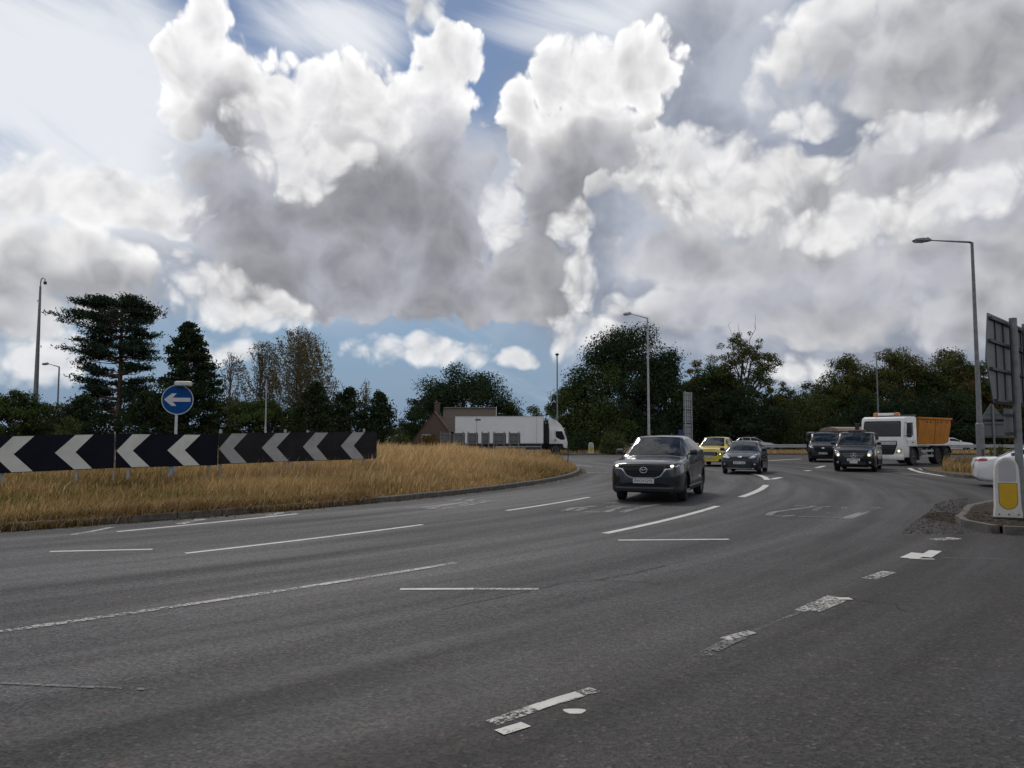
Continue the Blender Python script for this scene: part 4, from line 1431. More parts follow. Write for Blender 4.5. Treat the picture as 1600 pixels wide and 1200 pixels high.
def car(name, label, cat, loc, heading, p, body_mat, rim_mat=None, clad=False, group=None):
    """p: proportions. Local +X is forwards, origin on the ground under the middle of the car."""
    L, W, H = p['L'], p['W'], p['H']
    hw = W / 2
    cowl, roof0, roof1, tail = p['cowl'], p['roof0'], p['roof1'], p['tail']     # distances from the nose
    hz0, hz1, tz = p['hz0'], p['hz1'], p['tz']
    zs0 = p.get('clear', 0.2)
    r_w = p.get('rw', 0.33)
    wf, wr = p['wf'], p['wr']                                                    # axles, from the nose
    t = thing(name, label, cat, loc, heading, group)
    lin = lambda a, b, f: a + (b - a) * f
    zt_k = [(0, hz0 - 0.16), (0.04, hz0 - 0.07), (0.14, hz0), (cowl * 0.55, lin(hz0, hz1, 0.62)), (cowl, hz1), (lin(cowl, roof0, .12), lin(hz1, H - .05, .14)), (lin(cowl, roof0, .5), lin(hz1, H - .05, .57)),
            (lin(cowl, roof0, .88), lin(hz1, H - .05, .93)), (roof0, H - 0.035), (lin(roof0, roof1, .45), H), (roof1, H - p.get('rdrop', 0.06))]
    if tail < L - 0.30:          # saloon with a boot
        zt_k += [(lin(roof1, tail, .5), lin(H - .06, tz, .48)), (tail, tz), (lin(tail, L, .6), tz - 0.01), (L - 0.05, tz - 0.05), (L, tz - 0.22)]
    else:
        zt_k += [(lin(roof1, L - .06, .35), lin(H - .08, tz, .25)), (L - 0.06, tz), (L - 0.02, tz - 0.12), (L, tz - 0.25)]
    N = 76
    s = np.unique(np.round(np.concatenate([np.linspace(0, 0.3, 9), np.linspace(0.3, L - 0.3, N), np.linspace(L - 0.3, L, 9)]), 4))
    zt = pchip([k[0] for k in zt_k], [k[1] for k in zt_k], s)
    plan = pchip([0, .03, .10, .25, .55, 1.1, L - 1.0, L - .4, L - .12, L - .03, L], np.array([.66, .76, .86, .935, .985, 1, 1, .97, .92, .86, .78]), s)
    if p.get('boxy'):
        plan = pchip([0, .03, .10, .25, .55, 1.1, L - 1.0, L - .4, L - .08, L - .02, L], np.array([.74, .83, .91, .96, .99, 1, 1, .99, .97, .93, .88]), s)
    wm = hw * plan
    rf = p.get('roofw', 0.66)
    kb = [(0, .86), (cowl * .6, .84), (cowl, .80), (roof0, rf), (lin(roof0, roof1, .5), rf), (roof1, rf * .97)]
    if tail < L - 0.30:
        kb += [(tail, .80), (L, .82)]
    else:
        kb += [(L - 0.06, max(.74, rf)), (L, .8)]
    wt = hw * pchip([k[0] for k in kb], [k[1] for k in kb], s) * np.minimum(1, plan + 0.02)
    zte = zt - pchip([0, cowl * .5, cowl, roof0, roof1, L], [.03, .045, .04, .055, .05, .04], s)
    belt = pchip([0, .14, cowl * .6, cowl, roof0, roof1, tail, L], [hz0 - .20, hz0 - .075, lin(hz0, hz1, .6) - .085, hz1 - .05, hz1 - .015, hz1 + p.get('brise', .07), tz - .04 if tail < L - .3 else hz1 + p.get('brise', .07), tz - .26 if tail < L - .3 else hz1 - .05], s)
    zb = np.minimum(belt, zte - 0.03)
    wb = wm * pchip([0, cowl, roof0, roof1, L], [.955, .955, .945, .945, .95], s)
    zs = pchip([0, .12, .6, L - .6, L - .12, L], [zs0 + .06, zs0, zs0, zs0, zs0 + .05, zs0 + .14], s)
    zm = zs + (zb - zs) * 0.58
    keys = [
        (wm * 0.90, zs), (wm * 0.985, zs + 0.07), (wm, zs + (zm - zs) * 0.6), (wm * 0.997, zm + (zb - zm) * 0.35), (wb, zb), (wt, zte), (wt * 0.62, zt - (zt - zte) * 0.22), (wt * 0.0, zt)]
    sub = [2, 4, 4, 4, 8, 5, 4]
    tt = []                                 # parameter of every point round the section
    for i, n in enumerate(sub):
        tt += [i + k / n for k in range(n)]
    tt += [float(len(sub))]
    tt = np.array(tt)
    KY = np.stack([k[0] for k in keys], 1)
    KZ = np.stack([k[1] for k in keys], 1)

    def sect(K, odd):
        ext = np.concatenate([2 * K[:, :1] - K[:, 1:2], K, (-K[:, -2:-1] if odd else K[:, -2:-1])], 1)
        i = np.minimum(tt.astype(int), len(sub) - 1)
        f = (tt - i)[None, :]
        a, b, c, d = ext[:, i], ext[:, i + 1], ext[:, i + 2], ext[:, i + 3]
        cr = 0.5 * (2 * b + (c - a) * f + (2 * a - 5 * b + 4 * c - d) * f ** 2 + (3 * b - a - 3 * c + d) * f ** 3)
        return 0.45 * cr + 0.55 * (b + (c - b) * f)
    Y, Z = sect(KY, True), sect(KZ, False)
    Y[:, -1] = 0
    ns, nt = len(s), len(tt)
    X = np.repeat((L / 2 - s)[:, None], nt, 1)
    # wheel arches: points near the opening slide on to its edge
    ra = r_w + p.get('gap', 0.055)
    inside = np.zeros((ns, nt), bool)
    for ws in (wf, wr):
        xc, zc = L / 2 - ws, r_w
        d = np.hypot(X - xc, Z - zc)
        low = (Y > hw * 0.6)
        inside |= (d < ra) & low
    cell_in = inside[:-1, :-1] & inside[1:, :-1] & inside[:-1, 1:] & inside[1:, 1:]
    for ws in (wf, wr):
        xc, zc = L / 2 - ws, r_w
        d = np.hypot(X - xc, Z - zc)
        m = (d < ra) & (Y > hw * 0.6) & (d > 0.05)
        near = np.zeros_like(m)
        kept = ~cell_in
        for a, b in ((0, 0), (1, 0), (0, 1), (1, 1)):
            near[a:ns - 1 + a, b:nt - 1 + b] |= kept
        m &= near
        X[m] = xc + (X[m] - xc) / d[m] * ra
        Z[m] = zc + (Z[m] - zc) / d[m] * ra
    # regions of the shell
    tm = (tt[:-1] + tt[1:]) / 2
    sm = (s[:-1] + s[1:]) / 2
    S, T = np.meshgrid(sm, tm, indexing='ij')
    reg = np.zeros(S.shape, int)                       # 0 body
    side_ok = (zt - zb)                                 # height above the belt
    hcell = ((zt - zb)[:-1] + (zt - zb)[1:]) / 2
    ws_a, ws_b = lin(cowl, roof0, .05), lin(cowl, roof0, .97)
    reg[(S > ws_a) & (S < ws_b) & (T > 5.16)] = 1       # windscreen
    sw0 = lin(cowl, roof0, .38)
    sw1 = p.get('swend', lin(roof1, L if tail > L - .3 else tail, .30))
    hh = np.repeat(hcell[:, None], S.shape[1], 1)
    swin = (S > sw0) & (S < sw1) & (T > 4.10) & (T < 4.86) & (hh > 0.16)
    for bp in p.get('pillars', []):
        swin &= ~((S > bp - 0.045) & (S < bp + 0.045))
    if p.get('panelvan'):
        swin &= S < p['panelvan']
    reg[swin] = 2
    rw0, rw1 = (lin(roof1, tail, .10), lin(roof1, tail, .93)) if tail < L - .3 else (lin(roof1, L, .18), L - 0.09)
    if not p.get('panelvan'):
        reg[(S > rw0) & (S < rw1) & (T > 5.18)] = 3
    if clad:
        reg[(T < 1.75)] = 4
        for ws in (wf, wr):
            dd = np.hypot((L / 2 - S) - (L / 2 - ws), (Z[:-1, :-1] + Z[1:, 1:]) / 2 - r_w)
            reg[(dd < ra + 0.07) & (T < 4)] = 4
    else:
        reg[(T < 0.5)] = 4
    V = np.concatenate([np.stack([X, Y, Z], 2).reshape(-1, 3), np.stack([X, -Y, Z], 2).reshape(-1, 3)])
    off = ns * nt

    def grid_faces(mask):
        F = []
        for i, j in zip(*np.nonzero(mask & ~cell_in)):
            a = i * nt + j
            F.append((a, a + 1, a + nt + 1, a + nt))
            F.append((off + a, off + a + nt, off + a + nt + 1, off + a + 1))
        return F

    def part(pname, F, mat, caps=None, keep_side=0):
        F = list(F)
        if keep_side:
            F = [f for f in F if (f[0] < off) == (keep_side > 0)]
        if not F and not caps:
            return None
        bm = bmesh.new()
        used = {}

        def vv(i):
            if i not in used:
                used[i] = bm.verts.new(V[i])
            return used[i]
        for f in F:
            try:
                fc = bm.faces.new([vv(i) for i in f])
                fc.smooth = True
            except ValueError:
                pass
        for c in caps or []:
            fc = bm.faces.new([vv(i) for i in c])
            fc.smooth = True
        bmesh.ops.remove_doubles(bm, verts=bm.verts, dist=0.0005)
        bmesh.ops.recalc_face_normals(bm, faces=bm.faces)
        me = bpy.data.meshes.new(pname)
        bm.to_mesh(me)
        bm.free()
        return link(pname, me, mat, t)
    caps = [[j for j in range(nt)] + [off + j for j in range(nt - 2, -1, -1)], [(ns - 1) * nt + j for j in range(nt)] + [off + (ns - 1) * nt + j for j in range(nt - 2, -1, -1)]]
    body = part('body', grid_faces(reg == 0), body_mat, caps)
    part('sill_cladding' if clad else 'sill', grid_faces(reg == 4), M_BLACKPL if clad else body_mat)
    part('windscreen', grid_faces(reg == 1), M_GLASS)
    part('rear_window', grid_faces(reg == 3), M_GLASS)
    splits = [sw0] + list(p.get('pillars', [])) + [sw1]
    for a, b in zip(splits, splits[1:]):
        mk = (reg == 2) & (S >= a - 0.05) & (S <= b + 0.05)
        if mk.any():
            part('side_window', grid_faces(mk), M_PRIVACY, None, 1)
            part('side_window', grid_faces(mk), M_PRIVACY, None, -1)
    # everything as one surface to lay lamps, grille and plates on
    full = grid_faces(np.ones_like(reg, bool))
    bvh = BVHTree.FromPolygons([tuple(v) for v in V], full + [tuple(c) for c in caps])
    # underside, wheel housings, seats
    ub = MB()
    ub.box((0, 0, zs0 + 0.10), (L - 0.25, W * 0.62, 0.16))
    ub.box((0, 0, zs0 + 0.10), (wr - wf - 2 * ra - 0.04, W * 0.86, 0.12))
    ub.build('underside', M_UNDER, t)
    for ws in (wf, wr):
        for sd in (-1, 1):
            mb = MB()
            n = 18
            xs = [L / 2 - ws + (ra + 0.004) * math.cos(math.pi * 1.12 * k / n - 0.19) for k in range(n + 1)]
            zz = [r_w + (ra + 0.004) * math.sin(math.pi * 1.12 * k / n - 0.19) for k in range(n + 1)]
            y0, y1 = sd * hw * 0.955, sd * hw * 0.55
            mb.add([(x, y0, z) for x, z in zip(xs, zz)] + [(x, y1, z) for x, z in zip(xs, zz)], [(k, k + 1, n + 2 + k, n + 1 + k) for k in range(n)] + [tuple(range(n + 1, 2 * n + 2))])
            mb.build('wheel_housing', M_UNDER, t)
    xr = L / 2 - roof0
    for sx in (-0.35, -1.2):
        for sy in (-0.37, 0.37):
            if xr + sx > -L / 2 + 0.7:
                so = MB().box((xr + sx, sy, hz1 - 0.10), (0.16, 0.46, 0.62), ch=0.05).build('seat', M_SEAT, t, True)
                MB().box((xr + sx - 0.02, sy, hz1 + 0.31), (0.1, 0.24, 0.2), ch=0.04).build('headrest', M_SEAT, so, True)
    MB().box((L / 2 - cowl - 0.24, 0, hz1 - 0.13), (0.46, W * 0.76, 0.14), ch=0.04).build('dashboard', M_BLACKPL, t)
    tr = W / 2 - p.get('tw', 0.22) / 2 - 0.035
    for ws, st in ((wf, p.get('steer', 0)), (wr, 0)):
        for sd in (-1, 1):
            wheel(t, L / 2 - ws, sd * tr, r_w, p.get('tw', 0.22), sd, rim_mat or M_RIM, p.get('spokes', 5), steer=st)
    # door mirrors, handles, door gaps
    xm, zm_ = L / 2 - lin(cowl, roof0, .42), hz1 + 0.035
    for sd in (-1, 1):
        mb = MB()
        mb.box((xm, sd * (hw + 0.065), zm_ + 0.05), (0.13, 0.20, 0.145), ch=0.045)
        mr = mb.build('door_mirror', p.get('mirror_mat', body_mat), t, True)
        MB().box((xm + 0.02, sd * (hw - 0.01), zm_ + 0.0), (0.07, 0.14, 0.05), ch=0.015).build('mirror_arm', M_BLACKPL, mr)
    gaps = p.get('doors', [lin(cowl, roof0, .55)] + list(p.get('pillars', [])))
    dm = pmat('panel_gap', (0.006, 0.006, 0.006), 0.8)
    for g in gaps:
        for sd in (-1, 1):
            x = L / 2 - g
            me = conform(bvh, [(x - 0.006, zs0 + 0.20), (x + 0.006, zs0 + 0.20), (x + 0.006, hz1 - 0.08), (x - 0.006, hz1 - 0.08)], 'Y', 0.002, 0.01, 3, sd)
            link('door_gap', me, dm, t)
    for g in gaps[1:]:
        for sd in (-1, 1):
            x = L / 2 - g + 0.16
            link('door_handle', conform(bvh, [(x - 0.09, hz1 - 0.17), (x + 0.09, hz1 - 0.17), (x + 0.09, hz1 - 0.135), (x - 0.09, hz1 - 0.135)], 'Y', 0.022, 0.03, 1, sd), body_mat, t)
    return t, bvh


def front(t, bvh, pname, poly, mat, off=0.008, th=0.02, parent=None, both=False, sign=1.0):
    out = []
    for pl in ([poly, mirror_y(poly)] if both else [poly]):
        out.append(link(pname, conform(bvh, pl, 'X', off, th, 4, sign), mat, parent or t))
    return out


def plate(t, bvh, z, text, y=0.0, w=0.52, h=0.112, sign=1.0, off=0.02):
    loc, _, _, _ = bvh.ray_cast(Vector((6 * sign, y, z)), Vector((-sign, 0, 0)))
    x = (loc.x if loc else 2.0) + off * sign
    pl = MB().box((x, y, z), (0.012, w, h), ch=0.003).build('number_plate', M_PLATE, t)
    if text == 'illegible':              # too small to read: dark character strokes only
        k = 0
        cm = MB()
        for i in range(8):
            if i == 4:
                continue
            yy = y + (i - 3.5) * w * 0.112
            cm.box((x + 0.0075 * sign, yy - 0.012, z), (0.003, 0.012, h * 0.66))
            cm.box((x + 0.0075 * sign, yy + 0.012, z + h * (0.12 if i % 2 else -0.1)), (0.003, 0.012, h * 0.42))
        tag(cm.build('plate_marks', M_PLATETXT, pl), kind='stuff')
    elif text:
        me = text_mesh(text, h * 0.93, 'plate_lettering')
        o = link('plate_lettering', me, M_PLATETXT, pl)
        o.rotation_euler = (math.pi / 2, 0, math.pi / 2 if sign > 0 else -math.pi / 2)
        o.location = (x + 0.009 * sign, y, z)
        o.scale = (0.86 * w / max(0.1, max(v.co.x for v in me.vertices) - min(v.co.x for v in me.vertices)), 1.0, 1)
    return pl


def oval(cy, cz, ry, rz, n=20):
    return [(cy + ry * math.cos(2 * math.pi * k / n), cz + rz * math.sin(2 * math.pi * k / n)) for k in range(n)]


def heading_from(az_rear):
    """car whose tail points along compass bearing az_rear (degrees from +Y to +X)"""
    a = math.radians(az_rear)
    return math.atan2(-math.cos(a), -math.sin(a))


def place_front_axle(axle, az_rear, L, wf):
    a = math.radians(az_rear)
    k = L / 2 - wf                       # from the front axle back to the middle
    return (axle[0] + math.sin(a) * k, axle[1] + math.cos(a) * k, 0.004)


# ---- grey crossover in front
P_SUV = dict(L=4.55, W=1.845, H=1.675, cowl=1.28, roof0=2.02, roof1=3.75, tail=4.5, hz0=0.98, hz1=1.14, tz=1.08, clear=0.22, rw=0.355, wf=0.93, wr=3.63, pillars=[2.72, 3.62], roofw=0.68, brise=.10, swend=4.12, spokes=5, steer=0.12)
M_GREYPAINT = paint('machine_grey_paint', (0.019, 0.020, 0.023), 0.45, 0.24, coat=0.7, spec=0.3)
suv, bv = car('crossover_car', 'dark grey crossover with black grille driving towards the camera', 'car', place_front_axle((3.60, 20.0), 22.0, 4.55, 0.93), heading_from(22.0), P_SUV, M_GREYPAINT, M_RIM_DARK, clad=True)
g = [(-0.50, 0.90), (-0.44, 0.925), (0, 0.945), (0.44, 0.925), (0.50, 0.90), (0.475, 0.78), (0.40, 0.68), (0.30, 0.63), (0, 0.615), (-0.30, 0.63), (-0.40, 0.68), (-0.475, 0.78)]
gr = front(suv, bv, 'grille', g, M_GLOSSBLK, 0.012, 0.04)[0]
for zz in (0.66, 0.70, 0.74, 0.78, 0.82, 0.86, 0.90):
    k = 0.36 + (zz - 0.62) * 0.42
    front(suv, bv, 'grille_bar', [(-k, zz), (k, zz), (k, zz + 0.012), (-k, zz + 0.012)], M_BLACKPL, 0.018, 0.012, gr)
front(suv, bv, 'grille_wing', [(0.30, 0.625), (0.41, 0.672), (0.49, 0.78), (0.53, 0.835), (0.72, 0.855), (0.72, 0.838), (0.555, 0.815), (0.51, 0.76), (0.43, 0.655), (0.31, 0.603)], M_CHROME, 0.02, 0.02, None, True)
front(suv, bv, 'grille_wing_foot', [(-0.31, 0.603), (0.31, 0.603), (0.31, 0.622), (-0.31, 0.622)], M_CHROME, 0.016, 0.02)
for o in front(suv, bv, 'headlight', [(0.52, 0.86), (0.80, 0.875), (0.87, 0.93), (0.84, 0.955), (0.66, 0.945), (0.52, 0.91)], M_GLOSSBLK, 0.008, 0.03, None, True):
    sgn = 1 if sum(v.co.y for v in o.data.vertices) > 0 else -1
    front(suv, bv, 'lamp_lens', oval(sgn * 0.69, 0.903, 0.042, 0.028, 14), M_LAMP_ON, 0.016, 0.015, o)
    front(suv, bv, 'lamp_ring', [(sgn * a, b) for a, b in ([(0.75, 0.88), (0.80, 0.885), (0.835, 0.925), (0.82, 0.937), (0.79, 0.905), (0.75, 0.895)][::sgn])], M_CHROME, 0.014, 0.012, o)
front(suv, bv, 'lower_intake', [(-0.60, 0.455), (-0.30, 0.50), (0.30, 0.50), (0.60, 0.455), (0.68, 0.40), (-0.68, 0.40)], M_GLOSSBLK, 0.006, 0.02)
front(suv, bv, 'bumper_lip', [(-0.70, 0.345), (0.70, 0.345), (0.74, 0.385), (-0.74, 0.385)], pmat('grey_plastic', (0.06, 0.062, 0.065), 0.5), 0.012, 0.03)
loc, _, _, _ = bv.ray_cast(Vector((6, 0, 0.80)), Vector((-1, 0, 0)))
em = MB()
ring = [(loc.x + 0.03, 0.088 * math.cos(a), 0.80 + 0.07 * math.sin(a)) for a in np.linspace(0, 2 * math.pi, 25)]
em.tube(ring, 0.008, 6, False)
em.tube([(loc.x + 0.03, -0.075, 0.825), (loc.x + 0.035, -0.03, 0.815), (loc.x + 0.035, 0, 0.785), (loc.x + 0.035, 0.03, 0.815), (loc.x + 0.03, 0.075, 0.825)], 0.010, 6)
em.build('emblem', M_CHROME, suv, True)
plate(suv, bv, 0.535, 'BW24 GME', off=0.035)
MB().box((0.42, -0.02, 1.53), (0.05, 0.20, 0.06), ch=0.02).build('rear_view_mirror', M_BLACKPL, suv)
for sd in (-1, 1):
    link('chrome_strip', conform(bv, [(-1.05, 0.36), (1.05, 0.36), (1.05, 0.385), (-1.05, 0.385)], 'Y', 0.012, 0.02, 3, sd), M_CHROME, suv)
MB().tube([(-1.55, 0.0, 1.64), (-1.62, 0.0, 1.74)], [0.03, 0.008], 6).build('aerial', M_BLACKPL, suv)

# ---- small dark hatchback
P_HATCH = dict(L=3.95, W=1.72, H=1.48, cowl=1.02, roof0=1.80, roof1=3.10, tail=3.9, hz0=0.78, hz1=0.99, tz=1.00, clear=0.18, rw=0.30, wf=0.82, wr=3.31, pillars=[2.35, 3.12], roofw=0.64, brise=.12, swend=3.52, tw=0.19, steer=0.1)
M_INK = paint('ink_blue_black_paint', (0.008, 0.008, 0.014), 0.2, 0.25, coat=0.55, spec=0.25)
hat, bv = car('hatchback_car', 'small blue-black hatchback with large pale headlights in front of the yellow car', 'car', place_front_axle((10.3, 34.7), 24, 3.95, 0.82), heading_from(24), P_HATCH, M_INK, M_RIM)
front(hat, bv, 'headlight', [(0.40, 0.715), (0.50, 0.69), (0.66, 0.73), (0.76, 0.84), (0.74, 0.90), (0.62, 0.86), (0.50, 0.79)], M_LAMP, 0.008, 0.03, None, True)
front(hat, bv, 'upper_grille', [(-0.30, 0.70), (0.30, 0.70), (0.33, 0.735), (-0.33, 0.735)], M_GLOSSBLK, 0.006)
front(hat, bv, 'lower_grille', [(-0.42, 0.56), (0.42, 0.56), (0.52, 0.36), (0.44, 0.30), (-0.44, 0.30), (-0.52, 0.36)], M_BLACKPL, 0.006)
front(hat, bv, 'fog_lamp', oval(0.64, 0.44, 0.05, 0.04, 12), M_LAMP, 0.01, 0.02, None, True)
front(hat, bv, 'bumper_lip', [(-0.6, 0.25), (0.6, 0.25), (0.62, 0.275), (-0.62, 0.275)], M_CHROME, 0.01)
front(hat, bv, 'emblem', oval(0, 0.765, 0.085, 0.035), M_CHROME, 0.014)
plate(hat, bv, 0.50, 'illegible', off=0.02)
MB().tube([(-0.1, 0, 1.46), (-0.25, 0, 1.66)], [0.012, 0.004], 5).build('aerial', M_BLACKPL, hat)

# ---- yellow mini crossover
P_MINI = dict(L=4.0, W=1.765, H=1.66, cowl=1.10, roof0=1.80, roof1=3.35, tail=3.95, hz0=0.99, hz1=1.13, tz=1.05, clear=0.22, rw=0.33, wf=0.82, wr=3.34, pillars=[2.42, 3.22], roofw=0.68, brise=.08, swend=3.62)
M_YELLOW = paint('yellow_paint', (0.62, 0.47, 0.035), 0.0, 0.35)
mini, bv = car('mini_crossover_car', 'bright yellow mini crossover partly hidden behind the grey car', 'car', place_front_axle((11.30, 43.8), 27, 4.0, 0.82), heading_from(27), P_MINI, M_YELLOW, M_RIM_DARK, clad=True)
front(mini, bv, 'headlight', [(0.46, 0.90), (0.62, 0.885), (0.80, 0.95), (0.78, 0.99), (0.62, 0.96), (0.46, 0.93)], M_LAMP, 0.008, 0.03, None, True)
front(mini, bv, 'upper_grille', [(-0.42, 0.925), (0.42, 0.925), (0.42, 0.95), (-0.42, 0.95)], M_GLOSSBLK, 0.008)
front(mini, bv, 'main_grille', [(-0.42, 0.82), (0.42, 0.82), (0.52, 0.74), (0.46, 0.60), (-0.46, 0.60), (-0.52, 0.74)], M_GLOSSBLK, 0.01, 0.03)
for zz in (0.66, 0.72, 0.78):
    front(mini, bv, 'grille_bar', [(-0.40, zz), (0.40, zz), (0.40, zz + 0.014), (-0.40, zz + 0.014)], M_CHROME, 0.018, 0.012)
for o in front(mini, bv, 'fog_lamp_housing', [(0.55, 0.74), (0.72, 0.78), (0.76, 0.68), (0.68, 0.60), (0.56, 0.64)], M_BLACKPL, 0.008, 0.02, None, True):
    sgn = 1 if sum(v.co.y for v in o.data.vertices) > 0 else -1
    front(mini, bv, 'fog_lamp', oval(sgn * 0.65, 0.69, 0.04, 0.04, 12), M_LAMP_WARM if sgn > 0 else M_LAMP, 0.018, 0.015, o)
plate(mini, bv, 0.55, 'illegible', off=0.03)

# ---- black taxi van
P_VAN = dict(L=4.95, W=1.93, H=1.90, cowl=1.0, roof0=1.72, roof1=4.55, tail=4.9, hz0=1.03, hz1=1.24, tz=1.20, clear=0.19, rw=0.335, wf=0.90, wr=4.05, pillars=[2.15, 3.45], roofw=0.80, brise=.0, boxy=True, swend=4.6, rdrop=0.03)
M_BLACKCAR = paint('black_paint', (0.003, 0.003, 0.0035), 0.0, 0.25, coat=0.45, spec=0.2)
taxi, bv = car('taxi_van', 'black people carrier taxi with roof sign and lit headlights', 'van', place_front_axle((16.55, 37.3), 29, 4.95, 0.90), heading_from(29), P_VAN, M_BLACKCAR, M_RIM)
gr = front(taxi, bv, 'grille', [(-0.50, 0.86), (0.50, 0.86), (0.56, 0.80), (0.42, 0.64), (-0.42, 0.64), (-0.56, 0.80)], M_GLOSSBLK, 0.008, 0.03)[0]
for zz, k in ((0.685, .42), (0.755, .49), (0.825, .50)):
    front(taxi, bv, 'grille_bar', [(-k, zz), (k, zz), (k, zz + 0.02), (-k, zz + 0.02)], M_CHROME, 0.02, 0.015, gr)
for o in front(taxi, bv, 'headlight', [(0.58, 0.72), (0.76, 0.72), (0.82, 0.90), (0.76, 1.02), (0.66, 0.96), (0.58, 0.84)], M_LAMP, 0.008, 0.03, None, True):
    sgn = 1 if sum(v.co.y for v in o.data.vertices) > 0 else -1
    front(taxi, bv, 'lamp_lens', oval(sgn * 0.67, 0.79, 0.055, 0.06, 14), M_LAMP_WARM, 0.016, 0.015, o)
front(taxi, bv, 'lower_intake', [(-0.5, 0.47), (0.5, 0.47), (0.55, 0.34), (-0.55, 0.34)], M_BLACKPL, 0.006)
front(taxi, bv, 'fog_lamp', oval(0.70, 0.44, 0.06, 0.05, 12), M_LAMP, 0.01, 0.02, None, True)
loc, _, _, _ = bv.ray_cast(Vector((6, 0, 0.76)), Vector((-1, 0, 0)))
em = MB().tube([(loc.x + 0.04, 0.115 * math.cos(a), 0.76 + 0.115 * math.sin(a)) for a in np.linspace(0, 2 * math.pi, 25)], 0.010, 6, False)
for a in (90, 210, 330):
    em.tube([(loc.x + 0.045, 0, 0.76), (loc.x + 0.04, 0.11 * math.cos(math.radians(a)), 0.76 + 0.11 * math.sin(math.radians(a)))], [0.016, 0.004], 6)
em.build('emblem', M_CHROME, taxi, True)
plate(taxi, bv, 0.56, 'illegible', w=0.56, h=0.12)
MB().box((2.49, 0, 0.45), (0.014, 0.34, 0.12), ch=0.004).build('licence_plate', M_PLATE, taxi)
tx = MB().box((0.45, 0, 1.935), (0.22, 0.78, 0.10), ch=0.045).build('roof_sign', pmat('roof_sign_shell', (0.03, 0.028, 0.028), 0.35, coat=0.5), taxi, True)
MB().box((0.563, 0, 1.935), (0.006, 0.56, 0.055)).build('roof_sign_face', pmat('roof_sign_red', (0.16, 0.05, 0.035), 0.4), tx)

# ---- dark panel van behind it
P_VAN2 = dict(L=4.97, W=1.99, H=1.96, cowl=0.95, roof0=1.75, roof1=4.7, tail=4.9, hz0=1.10, hz1=1.30, tz=1.3, clear=0.2, rw=0.335, wf=0.95, wr=3.88, pillars=[2.2], roofw=0.82, brise=.0, boxy=True, panelvan=2.3, rdrop=0.03)
van, bv = car('panel_van', 'dark panel van with white lit bonnet edge behind the taxi', 'van', place_front_axle((20.75, 51.4), 26, 4.97, 0.95), heading_from(26), P_VAN2, M_BLACKCAR, M_RIM, clad=True)
van['label'] = 'dark panel van following just behind the black taxi on its left'
front(van, bv, 'grille', [(-0.48, 0.98), (0.48, 0.98), (0.55, 0.90), (0.46, 0.70), (-0.46, 0.70), (-0.55, 0.90)], M_GLOSSBLK, 0.01, 0.03)
for zz in (0.76, 0.83, 0.90):
    front(van, bv, 'grille_bar', [(-0.46, zz), (0.46, zz), (0.46, zz + 0.015), (-0.46, zz + 0.015)], M_BLACKPL, 0.02, 0.015)
front(van, bv, 'headlight', [(0.58, 0.93), (0.78, 0.93), (0.88, 1.05), (0.84, 1.10), (0.66, 1.04)], M_LAMP, 0.008, 0.03, None, True)
front(van, bv, 'emblem', oval(0, 0.93, 0.10, 0.042), M_CHROME, 0.03)
plate(van, bv, 0.58, 'illegible', off=0.03)
for sd in (-1, 1):
    MB().tube([(0.3, sd * 0.70, 1.985), (-1.9, sd * 0.70, 1.985)], 0.02, 6).build('roof_bar', M_BLACKPL, van)

# ---- white saloon leaving at the right edge
P_SAL = dict(L=4.70, W=1.85, H=1.40, cowl=1.45, roof0=2.15, roof1=3.15, tail=4.12, hz0=0.78, hz1=0.95, tz=0.98, clear=0.16, rw=0.33, wf=0.90, wr=3.70, pillars=[2.75], roofw=0.62, brise=.06, swend=3.72)
M_WHITE = paint('white_paint', (0.68, 0.69, 0.70), 0.0, 0.3, 0.04)
rear0 = gp(1533, 745)
az = 116.0
fd = Vector((math.sin(math.radians(az)), math.cos(math.radians(az)), 0))
cpos = Vector((15.6, 26.2, 0)) + fd * 2.35
sal, bv = car('saloon_car', 'white saloon with red tail lamp leaving at the right edge', 'car', (cpos.x, cpos.y, 0.004), math.atan2(fd.y, fd.x), P_SAL, M_WHITE, M_RIM)
for pl in ([(0.50, 0.82), (0.84, 0.83), (0.86, 0.92), (0.50, 0.93)],):
    front(sal, bv, 'tail_lamp', pl, M_TAIL, 0.012, 0.03, None, True, -1.0)
for sd in (-1, 1):
    link('tail_lamp_side', conform(bv, [(-2.26, 0.82), (-2.02, 0.85), (-2.02, 0.91), (-2.28, 0.92)], 'Y', 0.01, 0.02, 2, sd), M_TAIL, sal)
plate(sal, bv, 0.70, '', sign=-1.0)

# ---- two cars on the road behind the crash barrier
P_EST = dict(L=4.35, W=1.80, H=1.56, cowl=1.15, roof0=1.95, roof1=3.6, tail=4.3, hz0=0.88, hz1=1.04, tz=1.0, clear=0.18, rw=0.32, wf=0.88, wr=3.50, pillars=[2.55, 3.4], roofw=0.66, brise=.08, swend=3.95)
M_SILVER = paint('silver_paint', (0.30, 0.33, 0.35), 0.7, 0.3)
far1, _ = car('far_car', 'silver green car passing behind the barrier beyond the small hatchback', 'car', (at(1176, 684, 86).x, 86, 0.135), math.radians(-6), P_EST, M_SILVER, M_RIM)
far2, _ = car('far_car', 'white car passing behind the barrier beyond the orange skip body', 'car', (at(1484, 684, 85).x, 85, 0.135), math.radians(-6), dict(P_EST, H=1.5), M_WHITE, M_RIM)


# ---- lorries
def lorry_wheels(t, xs, tr, r, w, mat=None):
    for x in xs:
        for sd in (-1, 1):
            wheel(t, x, sd * tr, r, w, sd, mat or pmat('steel_rim', (0.30, 0.30, 0.29), 0.5, 0.3), 8)


